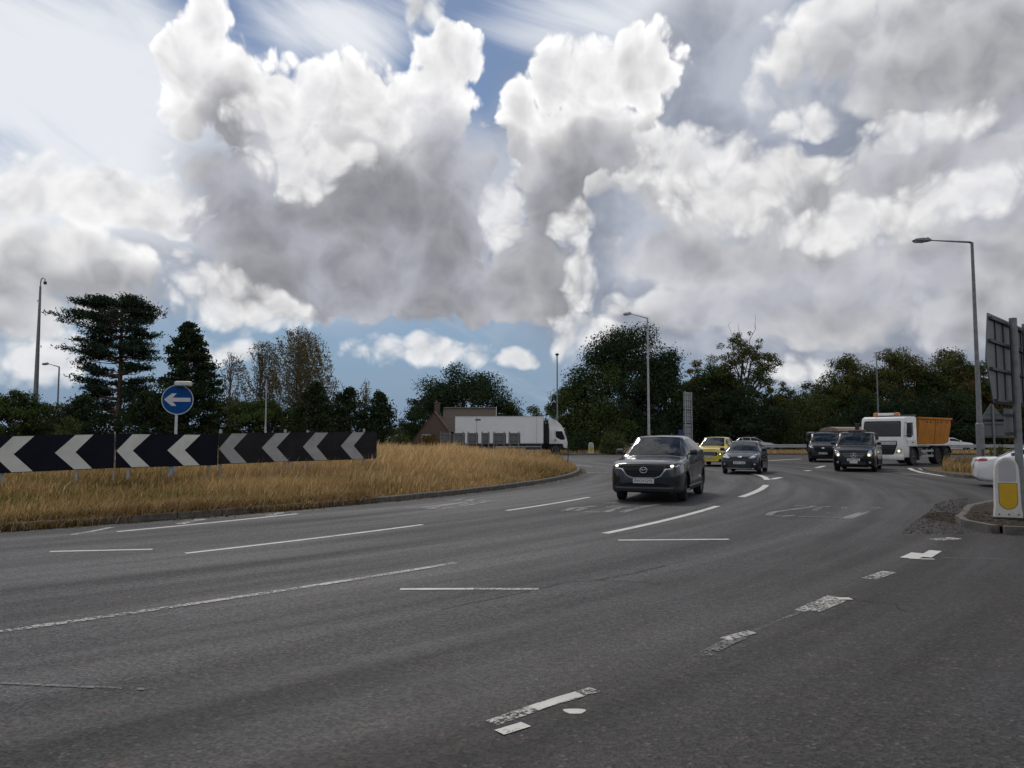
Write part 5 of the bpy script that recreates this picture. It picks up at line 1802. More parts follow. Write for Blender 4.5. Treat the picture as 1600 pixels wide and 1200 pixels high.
def loft(sections, n_cap=True):
    """closed loft through rings of equal length"""
    mb = MB()
    n = len(sections[0])
    vs = [p for s_ in sections for p in s_]
    fs = [(i * n + k, i * n + (k + 1) % n, (i + 1) * n + (k + 1) % n, (i + 1) * n + k) for i in range(len(sections) - 1) for k in range(n)]
    fs += [tuple(reversed(range(n))), tuple((len(sections) - 1) * n + k for k in range(n))]
    return mb.add(vs, fs)


def rrect(y, z0, z1, r, x_of=None, x=0.0, n=4):
    """rounded rectangle across the vehicle at x; x_of(y,z) may pull it forwards or back"""
    pts = []
    for cy, cz, a0 in ((y - r, z1 - r, 0), (-y + r, z1 - r, 90), (-y + r, z0 + r, 180), (y - r, z0 + r, 270)):
        for k in range(n + 1):
            a = math.radians(a0 + 90 * k / n)
            pts.append((x, cy + r * math.cos(a), cz + r * math.sin(a)))
    return pts


def cab_shell(t, prof, hw, mat, cr=0.10):
    """lorry cab: side profile (x, z) swept across the width with rounded sides"""
    secs = []
    for f, inset in ((-1, .06), (-.985, .025), (-.95, 0.0), (.95, 0.0), (.985, .025), (1, .06)):
        cx = sum(p[0] for p in prof) / len(prof)
        cz = sum(p[1] for p in prof) / len(prof)
        ring = []
        for x, z in prof:
            dx, dz = x - cx, z - cz
            l = math.hypot(dx, dz)
            k = (l - inset) / l
            ring.append((cx + dx * k, f * hw, cz + dz * k))
        secs.append(ring)
    o = loft(secs).build('cab', mat, t, True, 35)
    bvh = BVHTree.FromPolygons([tuple(v.co) for v in o.data.vertices], [tuple(p.vertices) for p in o.data.polygons])
    return o, bvh


M_LWHITE = pmat('lorry_white', (0.76, 0.76, 0.74), 0.4, var=0.05, scale=2, coat=0.3, dirt=((0.42, 0.40, 0.36), 0.35))
M_BOXWHITE = pmat('box_panel_white', (0.82, 0.82, 0.82), 0.45, var=0.03, scale=1.2, dirt=((0.66, 0.65, 0.63), 0.3))
M_ORANGE = pmat('orange_skip_paint', (0.47, 0.175, 0.012), 0.6, var=0.15, scale=2.5, spec=0.2, dirt=((0.27, 0.10, 0.02), 0.6))
M_CHASSIS = pmat('chassis_grey', (0.05, 0.05, 0.05), 0.7, var=0.3)
M_GUARD = pmat('galvanised_guard', (0.34, 0.35, 0.35), 0.5, 0.4)


def tipper_lorry():
    az_rear = 50.0
    fd = -Vector((math.sin(math.radians(az_rear)), math.cos(math.radians(az_rear)), 0))
    # front axle stands at the wheel seen in the picture
    axle_near = gp(1424, 727)
    h = math.atan2(fd.y, fd.x)
    left = Vector((-fd.y, fd.x, 0))
    hw = 1.24
    ax = axle_near - left * 1.05
    org = ax - fd * 0.0
    t = thing('skip_lorry', 'white lorry with amber beacons carrying an orange skip body', 'lorry', (org.x, org.y, 0.004), h)
    # local x = 0 at the front axle, nose at +1.38
    prof = [(1.40, 0.45), (1.42, 0.95), (1.40, 1.45), (1.36, 1.62), (1.22, 2.45), (1.12, 2.72), (0.92, 2.82), (-0.35, 2.84), (-0.45, 2.78), (-0.45, 1.15), (-0.42, 1.08), (0.62, 1.08), (0.66, 0.45)]
    cab, bv = cab_shell(t, prof, hw, M_LWHITE)
    front(t, bv, 'windscreen', [(-1.10, 1.66), (1.10, 1.66), (1.07, 2.50), (1.0, 2.57), (-1.0, 2.57), (-1.07, 2.50)], M_GLOSSBLK, 0.006, 0.02)
    front(t, bv, 'windscreen_glass', [(-1.06, 1.72), (1.06, 1.72), (1.03, 2.47), (0.97, 2.53), (-0.97, 2.53), (-1.03, 2.47)], pmat('dark_windscreen', (0.015, 0.017, 0.018), 0.06, spec=0.5), 0.012, 0.01)
    gr = front(t, bv, 'grille', [(-0.88, 1.42), (0.88, 1.42), (0.90, 1.20), (0.72, 0.70), (0.62, 0.62), (-0.62, 0.62), (-0.72, 0.70), (-0.90, 1.20)], M_GLOSSBLK, 0.014, 0.04)[0]
    front(t, bv, 'grille_band', [(-0.84, 1.39), (0.84, 1.39), (0.84, 1.19), (-0.84, 1.19)], pmat('satin_silver', (0.40, 0.41, 0.42), 0.4, 0.5), 0.024, 0.015, gr)
    for zz, k in ((1.08, .80), (0.98, .77), (0.88, .73), (0.78, .70), (0.68, .64)):
        front(t, bv, 'grille_slat', [(-k, zz), (k, zz), (k, zz + 0.028), (-k, zz + 0.028)], pmat('dark_slat', (0.06, 0.062, 0.065), 0.4), 0.034, 0.03, gr)
    me = text_mesh('DAF', 0.17, 'brand_lettering')
    o = link('brand_lettering', me, M_GLOSSBLK, gr)
    o.rotation_euler = (math.pi / 2, 0, math.pi / 2)
    o.location = (1.455, -0.52, 1.29)
    for sd in (-1, 1):
        pl = [(sd * a, b) for a, b in [(0.80, 0.72), (1.10, 0.74), (1.14, 0.98), (0.92, 0.96)][::sd]]
        ho = front(t, bv, 'headlight', pl, M_LAMP, 0.012, 0.03)[0]
        front(t, bv, 'lamp_lens', oval(sd * 0.99, 0.84, 0.075, 0.07, 14), M_LAMP_WARM, 0.02, 0.015, ho)
    # bumper, step, arches
    MB().box((1.36, 0, 0.47), (0.22, 2.44, 0.30), ch=0.06).build('bumper', M_LWHITE, t, True)
    MB().box((1.475, -0.45, 0.43), (0.012, 0.52, 0.11)).build('number_plate', M_PLATE, t)
    for sd in (-1, 1):
        mb = MB()
        n = 14
        ring0, ring1 = [], []
        for k in range(n + 1):
            a = math.pi * k / n
            ring0.append((0.62 * math.cos(a), 0.52 + 0.62 * math.sin(a)))
            ring1.append((0.70 * math.cos(a), 0.52 + 0.68 * math.sin(a)))
        y0, y1 = sd * 1.255, sd * 0.8
        vs = [(x, y0, z) for x, z in ring0] + [(x, y0, z) for x, z in ring1] + [(x, y1, z) for x, z in ring0] + [(x, y1, z) for x, z in ring1]
        m = n + 1
        fs = []
        for k in range(n):
            fs += [(k, k + 1, m + k + 1, m + k), (m + k, m + k + 1, 3 * m + k + 1, 3 * m + k), (k, 2 * m + k, 2 * m + k + 1, k + 1)]
        mb.add(vs, fs)
        mb.box((-0.62, sd * 1.03, 0.55), (0.10, 0.45, 0.5))
        mb.build('wheel_arch', M_BLACKPL, t)
        # side window, door line, handle, mirrors
        link('side_window', conform(bv, [(0.93, 1.62), (0.96, 1.80), (0.86, 2.46), (0.10, 2.50), (0.10, 1.78), (0.35, 1.62)], 'Y', 0.006, 0.01, 2, sd), M_GLOSSBLK, t)
        link('door_gap', conform(bv, [(0.02, 1.12), (0.035, 1.12), (0.035, 2.58), (0.02, 2.58)], 'Y', 0.004, 0.01, 1, sd), pmat('panel_gap', (0.006, 0.006, 0.006), 0.8), t)
        link('side_flare', conform(bv, [(0.98, 1.48), (0.25, 1.50), (-0.30, 1.46), (-0.34, 1.12), (-0.20, 1.10), (0.95, 1.12)], 'Y', 0.045, 0.06, 2, sd), M_LWHITE, t)
        link('door_handle', conform(bv, [(0.15, 1.30), (0.35, 1.30), (0.35, 1.36), (0.15, 1.36)], 'Y', 0.055, 0.02, 1, sd), M_BLACKPL, t)
        mm = MB()
        mm.box((1.20, sd * 1.50, 2.15), (0.14, 0.24, 0.62), ch=0.04)
        mm.box((1.20, sd * 1.50, 1.72), (0.13, 0.22, 0.2), ch=0.03)
        mo = mm.build('door_mirror', M_BLACKPL, t, True)
        MB().tube([(1.1, sd * 1.2, 2.5), (1.2, sd * 1.45, 2.42)], 0.02, 6).tube([(1.15, sd * 1.2, 1.7), (1.2, sd * 1.45, 1.75)], 0.02, 6).build('mirror_arm', M_BLACKPL, mo)
    bar = MB().box((0.62, 0, 2.97), (0.24, 0.95, 0.15), ch=0.04).build('beacon_bar', M_LWHITE, t, True)
    for sd in (-1, 1):
        MB().lathe([(0.15, 2.86), (0.15, 2.98), (0.12, 3.05), (0.04, 3.08)], 16, 'Z', (0.62, sd * 0.62, 0)).build('amber_beacon', M_AMBER, bar, True)
    MB().box((0.62, 0, 2.86), (0.1, 1.5, 0.04)).build('beacon_mount', M_CHASSIS, bar)
    # chassis and axles
    ch = MB()
    for sd in (-1, 1):
        ch.box((-2.6, sd * 0.42, 0.92), (6.2, 0.10, 0.26))
    ch.box((-1.0, 0.95, 0.75), (0.7, 0.5, 0.5), ch=0.05)
    ch.box((-1.1, -0.95, 0.75), (0.9, 0.5, 0.5), ch=0.05)
    ch.box((-0.2, 0, 1.0), (1.2, 0.9, 0.3))
    ch.build('chassis', M_CHASSIS, t)
    for sd in (-1, 1):
        gm = MB()
        for zz in (0.52, 0.82):
            gm.box((-1.9, sd * 1.2, zz), (1.7, 0.035, 0.13))
        for xx in (-1.2, -1.9, -2.6):
            gm.box((xx, sd * 1.17, 0.70), (0.06, 0.03, 0.55))
        gm.build('side_guard', M_GUARD, t)
        fm = MB()
        for xc in (-3.55, -4.85):
            n = 10
            for k in range(n):
                a0, a1 = math.pi * (0.08 + 0.84 * k / n), math.pi * (0.08 + 0.84 * (k + 1) / n)
                am = (a0 + a1) / 2
                M = Matrix.Rotation(-(am - math.pi / 2), 3, 'Y')
                fm.box((xc + 0.60 * math.cos(am), sd * 1.0, 0.50 + 0.60 * math.sin(am)), (0.60 * (a1 - a0) * 1.04, 0.48, 0.02), M=M)
        fm.build('mudguard', M_BLACKPL, t)
    lorry_wheels(t, [0.0], 1.04, 0.50, 0.30)
    lorry_wheels(t, [-3.55, -4.85], 0.98, 0.50, 0.42)
    # orange skip body: ribbed, sides sloping in towards the floor, tail raked
    y_t, y_m, y_b = 1.22, 1.24, 1.1
    x0, x1 = -0.72, -5.55
    zt, zm, zb = 2.78, 2.42, 1.20
    prof = [(y_t, zt), (y_m, zm), (y_b, zb), (-y_b, zb), (-y_m, zm), (-y_t, zt)]
    secs = []
    for x, dz, k in ((x0, 0, 1.0), (x1 + 0.9, 0, 1.0), (x1 + 0.25, 0.12, 1.0), (x1, 0.45, 0.98)):
        secs.append([(x, y * k, max(z, zb + dz) if z < zt - .01 else z) for y, z in prof])
    sk = loft(secs).build('skip_body', M_ORANGE, t, True, 20)
    rim = MB()
    for sd in (-1, 1):
        rim.box(((x0 + x1) / 2, sd * (y_t + 0.03), zt - 0.02), (abs(x1 - x0) + 0.1, 0.12, 0.12), ch=0.02)
    rim.box((x0 - 0.0, 0, zt - 0.02), (0.12, 2.36, 0.12), ch=0.02)
    rim.build('skip_rim', M_ORANGE, sk, True)
    for sd in (-1, 1):
        for xx in (-0.80, -3.2):
            b_ = MB()
            b_.add([(xx - 0.06, sd * (y_t + 0.005), zt - 0.10), (xx + 0.06, sd * (y_t + 0.005), zt - 0.10), (xx + 0.06, sd * (y_t + 0.035), zt - 0.10), (xx - 0.06, sd * (y_t + 0.035), zt - 0.10),
                    (xx - 0.06, sd * (y_m + 0.005), zm), (xx + 0.06, sd * (y_m + 0.005), zm), (xx + 0.06, sd * (y_m + 0.035), zm), (xx - 0.06, sd * (y_m + 0.035), zm),
                    (xx - 0.06, sd * (y_b + 0.005), zb + .05), (xx + 0.06, sd * (y_b + 0.005), zb + .05), (xx + 0.06, sd * (y_b + 0.045), zb + .05), (xx - 0.06, sd * (y_b + 0.045), zb + .05)],
                   [(3, 2, 6, 7), (0, 3, 7, 4), (1, 5, 6, 2), (7, 6, 10, 11), (4, 7, 11, 8), (5, 9, 10, 6), (8, 11, 10, 9), (0, 1, 2, 3)])
            b_.build('skip_rib', M_ORANGE, sk)
        for xx in (-1.9, -2.4, -3.5, -4.0, -4.9):
            MB().lathe([(0.055, 0), (0.055, 0.05), (0.03, 0.06)], 10, 'Y', (xx, sd * y_t if sd > 0 else -y_t - 0.06, zt - 0.24)).build('rope_hook', M_CHASSIS, sk)
    lad = MB()
    for yy in (0.55, 0.85):
        lad.tube([(x0 + 0.06, yy, 1.2), (x0 + 0.06, yy, 2.7)], 0.02, 5)
    for zz in np.arange(1.35, 2.6, 0.28):
        lad.tube([(x0 + 0.06, 0.55, zz), (x0 + 0.06, 0.85, zz)], 0.015, 5)
    lad.build('ladder', M_CHASSIS, t)
    MB().box((-0.55, 0.75, 2.92), (0.5, 0.7, 0.05), ch=0.015).build('roof_deflector', pmat('smoked_plastic', (0.05, 0.06, 0.06), 0.3), t)


tipper_lorry()


def box_lorry():
    D = 74.0
    nose_ = at(886, 684, D)
    t = thing('box_lorry', 'white box lorry with air deflector passing left to right beyond the grass', 'lorry', (nose_.x, D, 0.004), math.radians(-2))
    # local x = 0 at the nose, body behind it; right side faces the camera
    prof = [(-0.02, 0.62), (0.0, 1.15), (-0.06, 1.50), (-0.36, 2.42), (-0.50, 2.52), (-1.62, 2.56), (-1.72, 2.50), (-1.72, 1.05), (-1.70, 1.0), (-0.42, 0.98), (-0.30, 0.62)]
    cab, bv = cab_shell(t, prof, 1.13, M_LWHITE)
    front(t, bv, 'windscreen', [(-1.02, 1.52), (1.02, 1.52), (0.96, 2.36), (-0.96, 2.36)], M_GLOSSBLK, 0.008, 0.02)
    front(t, bv, 'grille', [(-0.7, 1.35), (0.7, 1.35), (0.6, 0.95), (-0.6, 0.95)], M_GLOSSBLK, 0.012, 0.03)
    front(t, bv, 'headlight', [(0.72, 0.80), (1.05, 0.82), (1.06, 1.0), (0.74, 0.96)], M_LAMP, 0.01, 0.03, None, True)
    for sd in (-1, 1):
        link('side_window', conform(bv, [(-0.30, 1.42), (-0.24, 1.52), (-0.48, 2.18), (-0.56, 2.22), (-1.12, 2.22), (-1.12, 1.72), (-1.0, 1.60), (-0.62, 1.40)], 'Y', 0.006, 0.012, 2, sd), M_GLOSSBLK, t)
        link('door_gap', conform(bv, [(-1.22, 1.1), (-1.205, 1.1), (-1.205, 2.36), (-1.22, 2.36)], 'Y', 0.004, 0.01, 1, sd), pmat('panel_gap', (0.006, 0.006, 0.006), 0.8), t)
        MB().lathe([(0.07, -0.02), (0.07, 0.02)], 12, 'Y', (-1.12, sd * 1.14, 1.38)).build('fuel_cap', M_BLACKPL, t)
        mo = MB().box((-0.10, sd * 1.34, 2.0), (0.12, 0.2, 0.52), ch=0.03).build('door_mirror', M_BLACKPL, t, True)
        MB().tube([(-0.35, sd * 1.1, 2.3), (-0.12, sd * 1.32, 2.24)], 0.02, 5).build('mirror_arm', M_BLACKPL, mo)
    MB().box((-0.06, 0, 0.62), (0.26, 2.2, 0.34), ch=0.06).build('bumper', pmat('grey_bumper', (0.09, 0.09, 0.09), 0.6), t, True)
    df = [[(-0.52, y, 2.55) for y in (-1.02, 1.02)] + [(-0.60, y, 2.60) for y in (1.02, -1.02)]]
    pr = [(-0.42, 2.54), (-0.62, 2.86), (-1.05, 3.24), (-1.70, 3.50), (-1.78, 3.48), (-1.78, 2.56)]
    loft([[(x, y, z) for x, z in pr] for y in (-1.05, -1.0, 1.0, 1.05)]).build('air_deflector', M_LWHITE, t, True, 30)
    MB().box((-0.36, 0, 2.50), (0.3, 2.0, 0.05), ch=0.015).build('sun_visor', M_LWHITE, t)
    bx = MB().box((-6.45, 0, 2.33), (8.35, 2.48, 2.62), ch=0.02).build('cargo_box', M_BOXWHITE, t)
    for sd in (-1, 1):
        MB().box((-6.45, sd * 1.245, 3.60), (8.35, 0.03, 0.08)).build('roof_rail', pmat('pale_alloy', (0.55, 0.56, 0.56), 0.4, 0.5), bx)
        MB().box((-6.45, sd * 1.245, 1.06), (8.35, 0.03, 0.10)).build('floor_rail', M_GUARD, bx)
        for xx in (-2.9, -8.6):
            MB().box((xx, sd * 1.25, 2.33), (0.03, 0.012, 2.45)).build('panel_seam', pmat('seam_grey', (0.4, 0.4, 0.39), 0.5), bx)
        ml = MB().box((-8.45, sd * 1.256, 3.30), (0.5, 0.012, 0.16)).build('side_marking', pmat('marking_dark', (0.12, 0.12, 0.12), 0.5), bx)
    MB().box((-2.0, 0, 2.0), (0.5, 2.2, 1.9)).build('gap_shade_block', M_UNDER, t)  # near-black block added as the shade between cab and cargo box
    ch = MB()
    for sd in (-1, 1):
        ch.box((-5.8, sd * 0.4, 0.90), (10.6, 0.09, 0.22))
    ch.box((-3.5, 0.8, 0.72), (0.9, 0.55, 0.5), ch=0.05)
    ch.box((-3.4, -0.8, 0.72), (1.1, 0.55, 0.5), ch=0.05)
    ch.build('chassis', M_CHASSIS, t)
    for sd in (-1, 1):
        g_ = MB()
        for zz in (0.42, 0.76):
            g_.box((-4.6, sd * 1.18, zz), (4.3, 0.03, 0.10))
        for xx in (-2.5, -4.6, -6.7):
            g_.box((xx, sd * 1.15, 0.68), (0.05, 0.03, 0.62))
        g_.build('side_guard', M_GUARD, t)
        MB().box((-0.95, sd * 0.98, 1.02), (1.3, 0.3, 0.06), ch=0.02).build('wheel_arch', M_BLACKPL, t)
    lorry_wheels(t, [-1.12], 0.98, 0.46, 0.27)
    lorry_wheels(t, [-8.0], 0.92, 0.46, 0.42)


box_lorry()


def hidden_flatbed():
    D = 62.0
    p = at(1322, 684, D)
    t = thing('flatbed_lorry', 'low lorry with tan covered load mostly hidden behind the black taxi', 'lorry', (p.x, D, 0.004), math.radians(200))
    MB().box((-0.4, 0, 1.62), (4.2, 2.1, 1.0), ch=0.06).build('load_bed', M_CHASSIS, t)
    loft([[(x, y, z) for y, z in ((-1.06, 2.12), (-0.9, 2.34), (0, 2.46), (0.9, 2.34), (1.06, 2.12))] for x in (-2.5, -2.2, -0.4, 1.4, 1.7)]).build('load_cover', pmat('tan_tarpaulin', (0.26, 0.20, 0.155), 0.8, var=0.2, scale=3, bump=0.4, bscale=8), t, True)
    cab = MB().box((2.5, 0, 1.25), (1.4, 1.9, 1.6), ch=0.12).build('cab', M_BLACKCAR, t, True)
    MB().box((3.205, 0, 1.55), (0.012, 1.5, 0.6), ch=0.004).build('windscreen', M_GLOSSBLK, t)
    MB().box((0, 0, 0.75), (5.6, 0.9, 0.24)).build('chassis', M_CHASSIS, t)
    lorry_wheels(t, [2.3, -1.5], 0.85, 0.40, 0.25)


hidden_flatbed()

# ------------------------------------------------------------------ signs, lamps, bollards, barrier, house
M_GALV = pmat('galvanised_steel', (0.20, 0.21, 0.215), 0.55, 0.35, var=0.2, scale=6, dirt=((0.11, 0.11, 0.105), 0.5))
M_GALV_PALE = pmat('pale_galvanised_steel', (0.36, 0.38, 0.39), 0.5, 0.3, var=0.15, scale=5)
M_SIGNBACK = pmat('grey_sign_back', (0.13, 0.14, 0.145), 0.6, 0.1, var=0.15, scale=3, dirt=((0.08, 0.085, 0.085), 0.5))
M_SIGNFRAME = pmat('dark_sign_frame', (0.055, 0.06, 0.062), 0.6, 0.2)
M_NAVY = pmat('board_black', (0.006, 0.007, 0.015), 0.6, spec=0.12, var=0.3, scale=2.0, dirt=((0.012, 0.012, 0.018), 0.35))
M_OLDBLACK = pmat('board_faded_black', (0.018, 0.018, 0.020), 0.65, spec=0.15, var=0.3, scale=2.0, dirt=((0.03, 0.029, 0.028), 0.5))
M_CHEV = pmat('chevron_white', (0.60, 0.61, 0.57), 0.5, var=0.06, scale=2.0, dirt=((0.34, 0.34, 0.30), 0.4))
M_CHEV_OLD = pmat('chevron_faded', (0.34, 0.345, 0.345), 0.6, var=0.1, scale=3.0, dirt=((0.22, 0.22, 0.215), 0.5))


def ground_z(x, y):
    if math.hypot(x - CX, y - CY) < RI:
        return float(island_z(x, y))
    return 0.0


def chevron_board(u0, u1, D0, D1, v0, v1, chevs, posts, label, dark, light, round_end=False):
    """board between two picture columns; v0, v1 = (top, bottom) rows at its ends"""
    A, B = at(u0, 684, D0), at(u1, 684, D1)
    A.z = B.z = 0
    d = (B - A)
    Ls = d.length
    d.normalize()
    n = Vector((d.y, -d.x, 0))                       # towards the road
    h = lambda v, D: CAM_H + (684 - v) / FPX * D
    ta, ba, tb, bb = h(v0[0], D0), h(v0[1], D0), h(v1[0], D1), h(v1[1], D1)

    def s_at(u):
        """distance along the board where picture column u crosses it"""
        k = (u - 800) / FPX
        return (k * A.y - A.x) / (d.x - k * d.y)
    org = A + d * Ls / 2
    gz = ground_z(org.x, org.y)
    t = thing('chevron_board', label, 'sign', (org.x, org.y, gz), math.atan2(d.y, d.x), 'black and white chevron boards on the roundabout')
    hgt = lambda s, f: ((ba + (bb - ba) * s / Ls) * (1 - f) + (ta + (tb - ta) * s / Ls) * f) - gz
    P = lambda s, f, o: (s - Ls / 2, -o, hgt(s, f))
    c = 0.07 if round_end else 0.012
    out = [(0.012, 0), (Ls - c, 0), (Ls - c * .3, c * .3), (Ls, c), (Ls, 1 - c), (Ls - c * .3, 1 - c * .3), (Ls - c, 1), (0.012, 1)]
    m = len(out)
    mb = MB().add([P(s, f, 0.0) for s, f in out] + [P(s, f, 0.02) for s, f in out], [tuple(range(m)), tuple(range(2 * m - 1, m - 1, -1))] + [(i, (i + 1) % m, m + (i + 1) % m, m + i) for i in range(m)])
    mb.build('panel', dark, t)
    for apex, inner, t0, t1 in chevs:
        a, i_, q0, q1 = s_at(apex), s_at(inner), s_at(t0), s_at(t1)
        pts = [(a, .5), (q0, .985), (q1, .985), (i_, .5), (q1, .015), (q0, .015)]
        pts = [(min(max(s, 0.02), Ls - 0.02), f) for s, f in pts]
        mb = MB().add([P(s, f, 0.0205) for s, f in pts] + [P(s, f, 0.0235) for s, f in pts], [(6, 9, 8, 7), (6, 11, 10, 9)] + [(k, (k + 1) % 6, 6 + (k + 1) % 6, 6 + k) for k in range(6)])
        mb.build('chevron', light, t)
    for u, r, up in posts:
        s = s_at(u)
        p = A + d * s
        zb = ground_z(p.x, p.y) - gz - 0.3
        mb = MB().tube([(s - Ls / 2, 0.06 + r, zb), (s - Ls / 2, 0.06 + r, hgt(s, 1.0) + up)], r, 10)
        po = mb.build('post', M_GALV_PALE, t, True)
        for f in (0.2, 0.8):
            MB().box((s - Ls / 2, 0.035, hgt(s, f)), (r * 2.6, 0.06, 0.05)).build('clamp', M_GALV, po)
    return t


chevron_board(-70, 178.5, 18.2, 20.75, (683, 742.5), (677.5, 731), [(-8, 24, 22, 55), (88, 120, 119, 147)], [(10, .045, -.1), (125, .04, -.1), (-50, .045, -.1)], 'chevron board with bright arrows cut by the left edge', M_NAVY, M_CHEV)
chevron_board(181, 340.6, 20.8, 22.63, (677.5, 731), (679, 726.5), [(181, 209, 208, 236), (263, 290, 289, 314)], [(205, .04, -.1), (272, .075, -.1), (330, .045, -.05), (182, .018, .05)], 'chevron board with two bright arrows below the round blue sign', M_NAVY, M_CHEV)
chevron_board(341, 588.5, 23.0, 25.8, (677, 725), (674.5, 716.5), [(341.5, 366, 363, 387), (410, 433, 431, 453), (474, 495, 493, 513), (533, 553, 551, 570)],
              [(347, .045, .12), (448, .045, .10), (454, .03, .02), (483, .04, .07), (571, .04, .10)], 'faded chevron board with four grey arrows and a rounded right end', M_OLDBLACK, M_CHEV_OLD, True)


def arrow_sign():
    D = 23.4
    p = at(274, 684, D)
    gz = ground_z(p.x, p.y)
    t = thing('direction_sign', 'round blue sign with white left arrow above the chevron boards', 'sign', (p.x, D, gz), math.radians(14))
    zc = at(276, 624.5, D).z - gz
    R = 23.3 / FPX * D
    MB().tube([(0, 0.06, -0.3), (0, 0.06, zc + R * 0.95)], 0.042, 12).build('post', pmat('pale_post', (0.52, 0.54, 0.55), 0.45, 0.2), t, True)
    M_BLUE = pmat('sign_blue', (0.003, 0.062, 0.24), 0.5, var=0.08, spec=0.12)
    M_SW = pmat('sign_white', (0.55, 0.56, 0.58), 0.5, var=0.05)
    face = MB().lathe([(R, 0.008), (R, -0.006)], 48, 'Y', (0.03, 0, zc)).build('disc', M_BLUE, t)
    ring = MB()
    n = 48
    vs, fs = [], []
    for k in range(n):
        a = 2 * math.pi * k / n
        for r in (R * 0.955, R * 1.005):
            vs.append((0.03 + r * math.cos(a), -0.009, zc + r * math.sin(a)))
    for k in range(n):
        fs.append((2 * k, 2 * k + 1, 2 * ((k + 1) % n) + 1, 2 * ((k + 1) % n)))
    ring.add(vs, fs).build('white_border', M_SW, face)
    a_ = [(-0.84, 0.0), (-0.36, 0.42), (-0.06, 0.42), (-0.30, 0.135), (0.82, 0.135), (0.82, -0.135), (-0.30, -0.135), (-0.06, -0.42), (-0.36, -0.42)]
    MB().add([(0.03 + x * R, -0.011, zc + z * R) for x, z in a_], [(0, 1, 2, 3), (0, 3, 6), (3, 4, 5, 6), (0, 6, 7, 8)]).build('arrow', M_SW, face)
    lamp = MB().box((0.20, -0.12, zc + R * 1.06), (0.50, 0.20, 0.15), ch=0.05).build('lamp_housing', pmat('lamp_shell', (0.55, 0.54, 0.50), 0.5, var=0.15, scale=9), t, True)
    MB().tube([(0.0, 0.06, zc + R * 0.9), (0.08, -0.02, zc + R * 1.22), (0.15, -0.1, zc + R * 1.12)], 0.015, 6).build('lamp_bracket', M_GALV, lamp)
    MB().box((0.20, -0.225, zc + R * 1.02), (0.36, 0.01, 0.05)).build('lamp_lens', M_LAMP, lamp)


arrow_sign()


def lamp_post(u, D, v_top, label, arm_px, lean_px=0.0, group='street lamps', r0=0.085, r1=0.05, base=None, lantern=0.75, rise=0.25, mat=None, arm_dir=None, z0=None):
    p = at(u, 684, D)
    z0 = ground_z(p.x, p.y) if z0 is None else z0
    H = at(u, v_top, D).z - z0
    t = thing('lamp_post', label, 'lamp post', (p.x, D, z0), 0, group)
    m = mat or M_GALV
    hb = base or 1.5
    MB().tube([(0, 0, -0.2), (0, 0, hb), (0, 0, hb + 0.06)], [r0 * 1.45, r0 * 1.4, r0 * 1.05], 14).build('base_section', m, t, True, 30)
    col = MB().tube([(0, 0, hb), (0, 0, H * 0.5), (0, 0, H)], [r0, (r0 + r1) / 2, r1], 14).build('column', m, t, True)
    MB().box((0, -r0 * 1.42, 0.75), (0.11, 0.012, 0.5)).build('access_door', M_SIGNFRAME, t)
    if arm_px:
        L = arm_px / FPX * D
        s = 1 if L > 0 else -1
        dy = 0.0
        MB().tube([(0, 0, H - 0.02), (s * 0.12, dy, H + 0.02), (L, dy, H + rise)], [r1 * 0.9, r1 * 0.75, 0.024], 10).build('arm', m, t, True)
        hd = MB()
        for f, w, zt, zb in ((0, .05, .04, -.03), (.12, .11, .085, -.05), (.45, .15, .10, -.09), (.85, .13, .06, -.08), (1.0, .06, .0, -.05)):
            x = L + s * (f * lantern - 0.05)
            hd.add([(x, dy - w, H + rise + zb * .3), (x, dy - w * .7, H + rise + zt), (x, dy + w * .7, H + rise + zt), (x, dy + w, H + rise + zb * .3), (x, dy + w * .7, H + rise + zb), (x, dy - w * .7, H + rise + zb)], [])
        fs = []
        for i in range(4):
            for k in range(6):
                fs.append((i * 6 + k, i * 6 + (k + 1) % 6, (i + 1) * 6 + (k + 1) % 6, (i + 1) * 6 + k))
        hd.f += fs + [tuple(range(6)), tuple(range(24, 30))]
        ln = hd.build('lantern', m, t, True, 30)
        MB().box((L + s * lantern * 0.6, dy, H + rise - 0.09), (lantern * 0.5, 0.17, 0.05), ch=0.02).build('lantern_bowl', M_LAMP, ln)
        MB().lathe([(0.03, 0), (0.03, 0.05)], 8, 'Z', (L + s * 0.1, dy, H + rise + 0.09)).build('photocell', M_BLACKPL, ln)
    else:
        ln = MB().lathe([(0.05, H), (0.16, H + 0.05), (0.2, H + 0.16), (0.12, H + 0.25)], 14).build('lantern', M_SIGNFRAME, t, True)
    return t


lamp_post(1531.5, 34.0, 379, 'near lamp post on the right verge with arm to the left', -66, base=2.1, r0=0.115, r1=0.062, lantern=0.85, rise=0.10, z0=0.1)
lamp_post(1014, 53.5, 497, 'lamp post with arm to the left rising behind the grey car', -26, r0=0.10, r1=0.055, lantern=0.6, rise=0.30, mat=M_GALV_PALE)
lamp_post(871, 77.5, 556, 'thin bluish lamp post seen end on beside the white box lorry', 0, r0=0.09, r1=0.06)
lamp_post(1373.5, 74.5, 551, 'lamp post with arm to the right behind the skip lorry', 15, r0=0.09, r1=0.05, lantern=0.6, rise=0.25)
lamp_post(88, 67, 573, 'lamp post left of the pine with arm to the left', -17, r0=0.09, r1=0.06, lantern=0.6, rise=0.25)
lamp_post(414.5, 49, 592, 'plain thin grey pole in front of the birches', 0, r0=0.05, r1=0.035, mat=M_GALV_PALE)


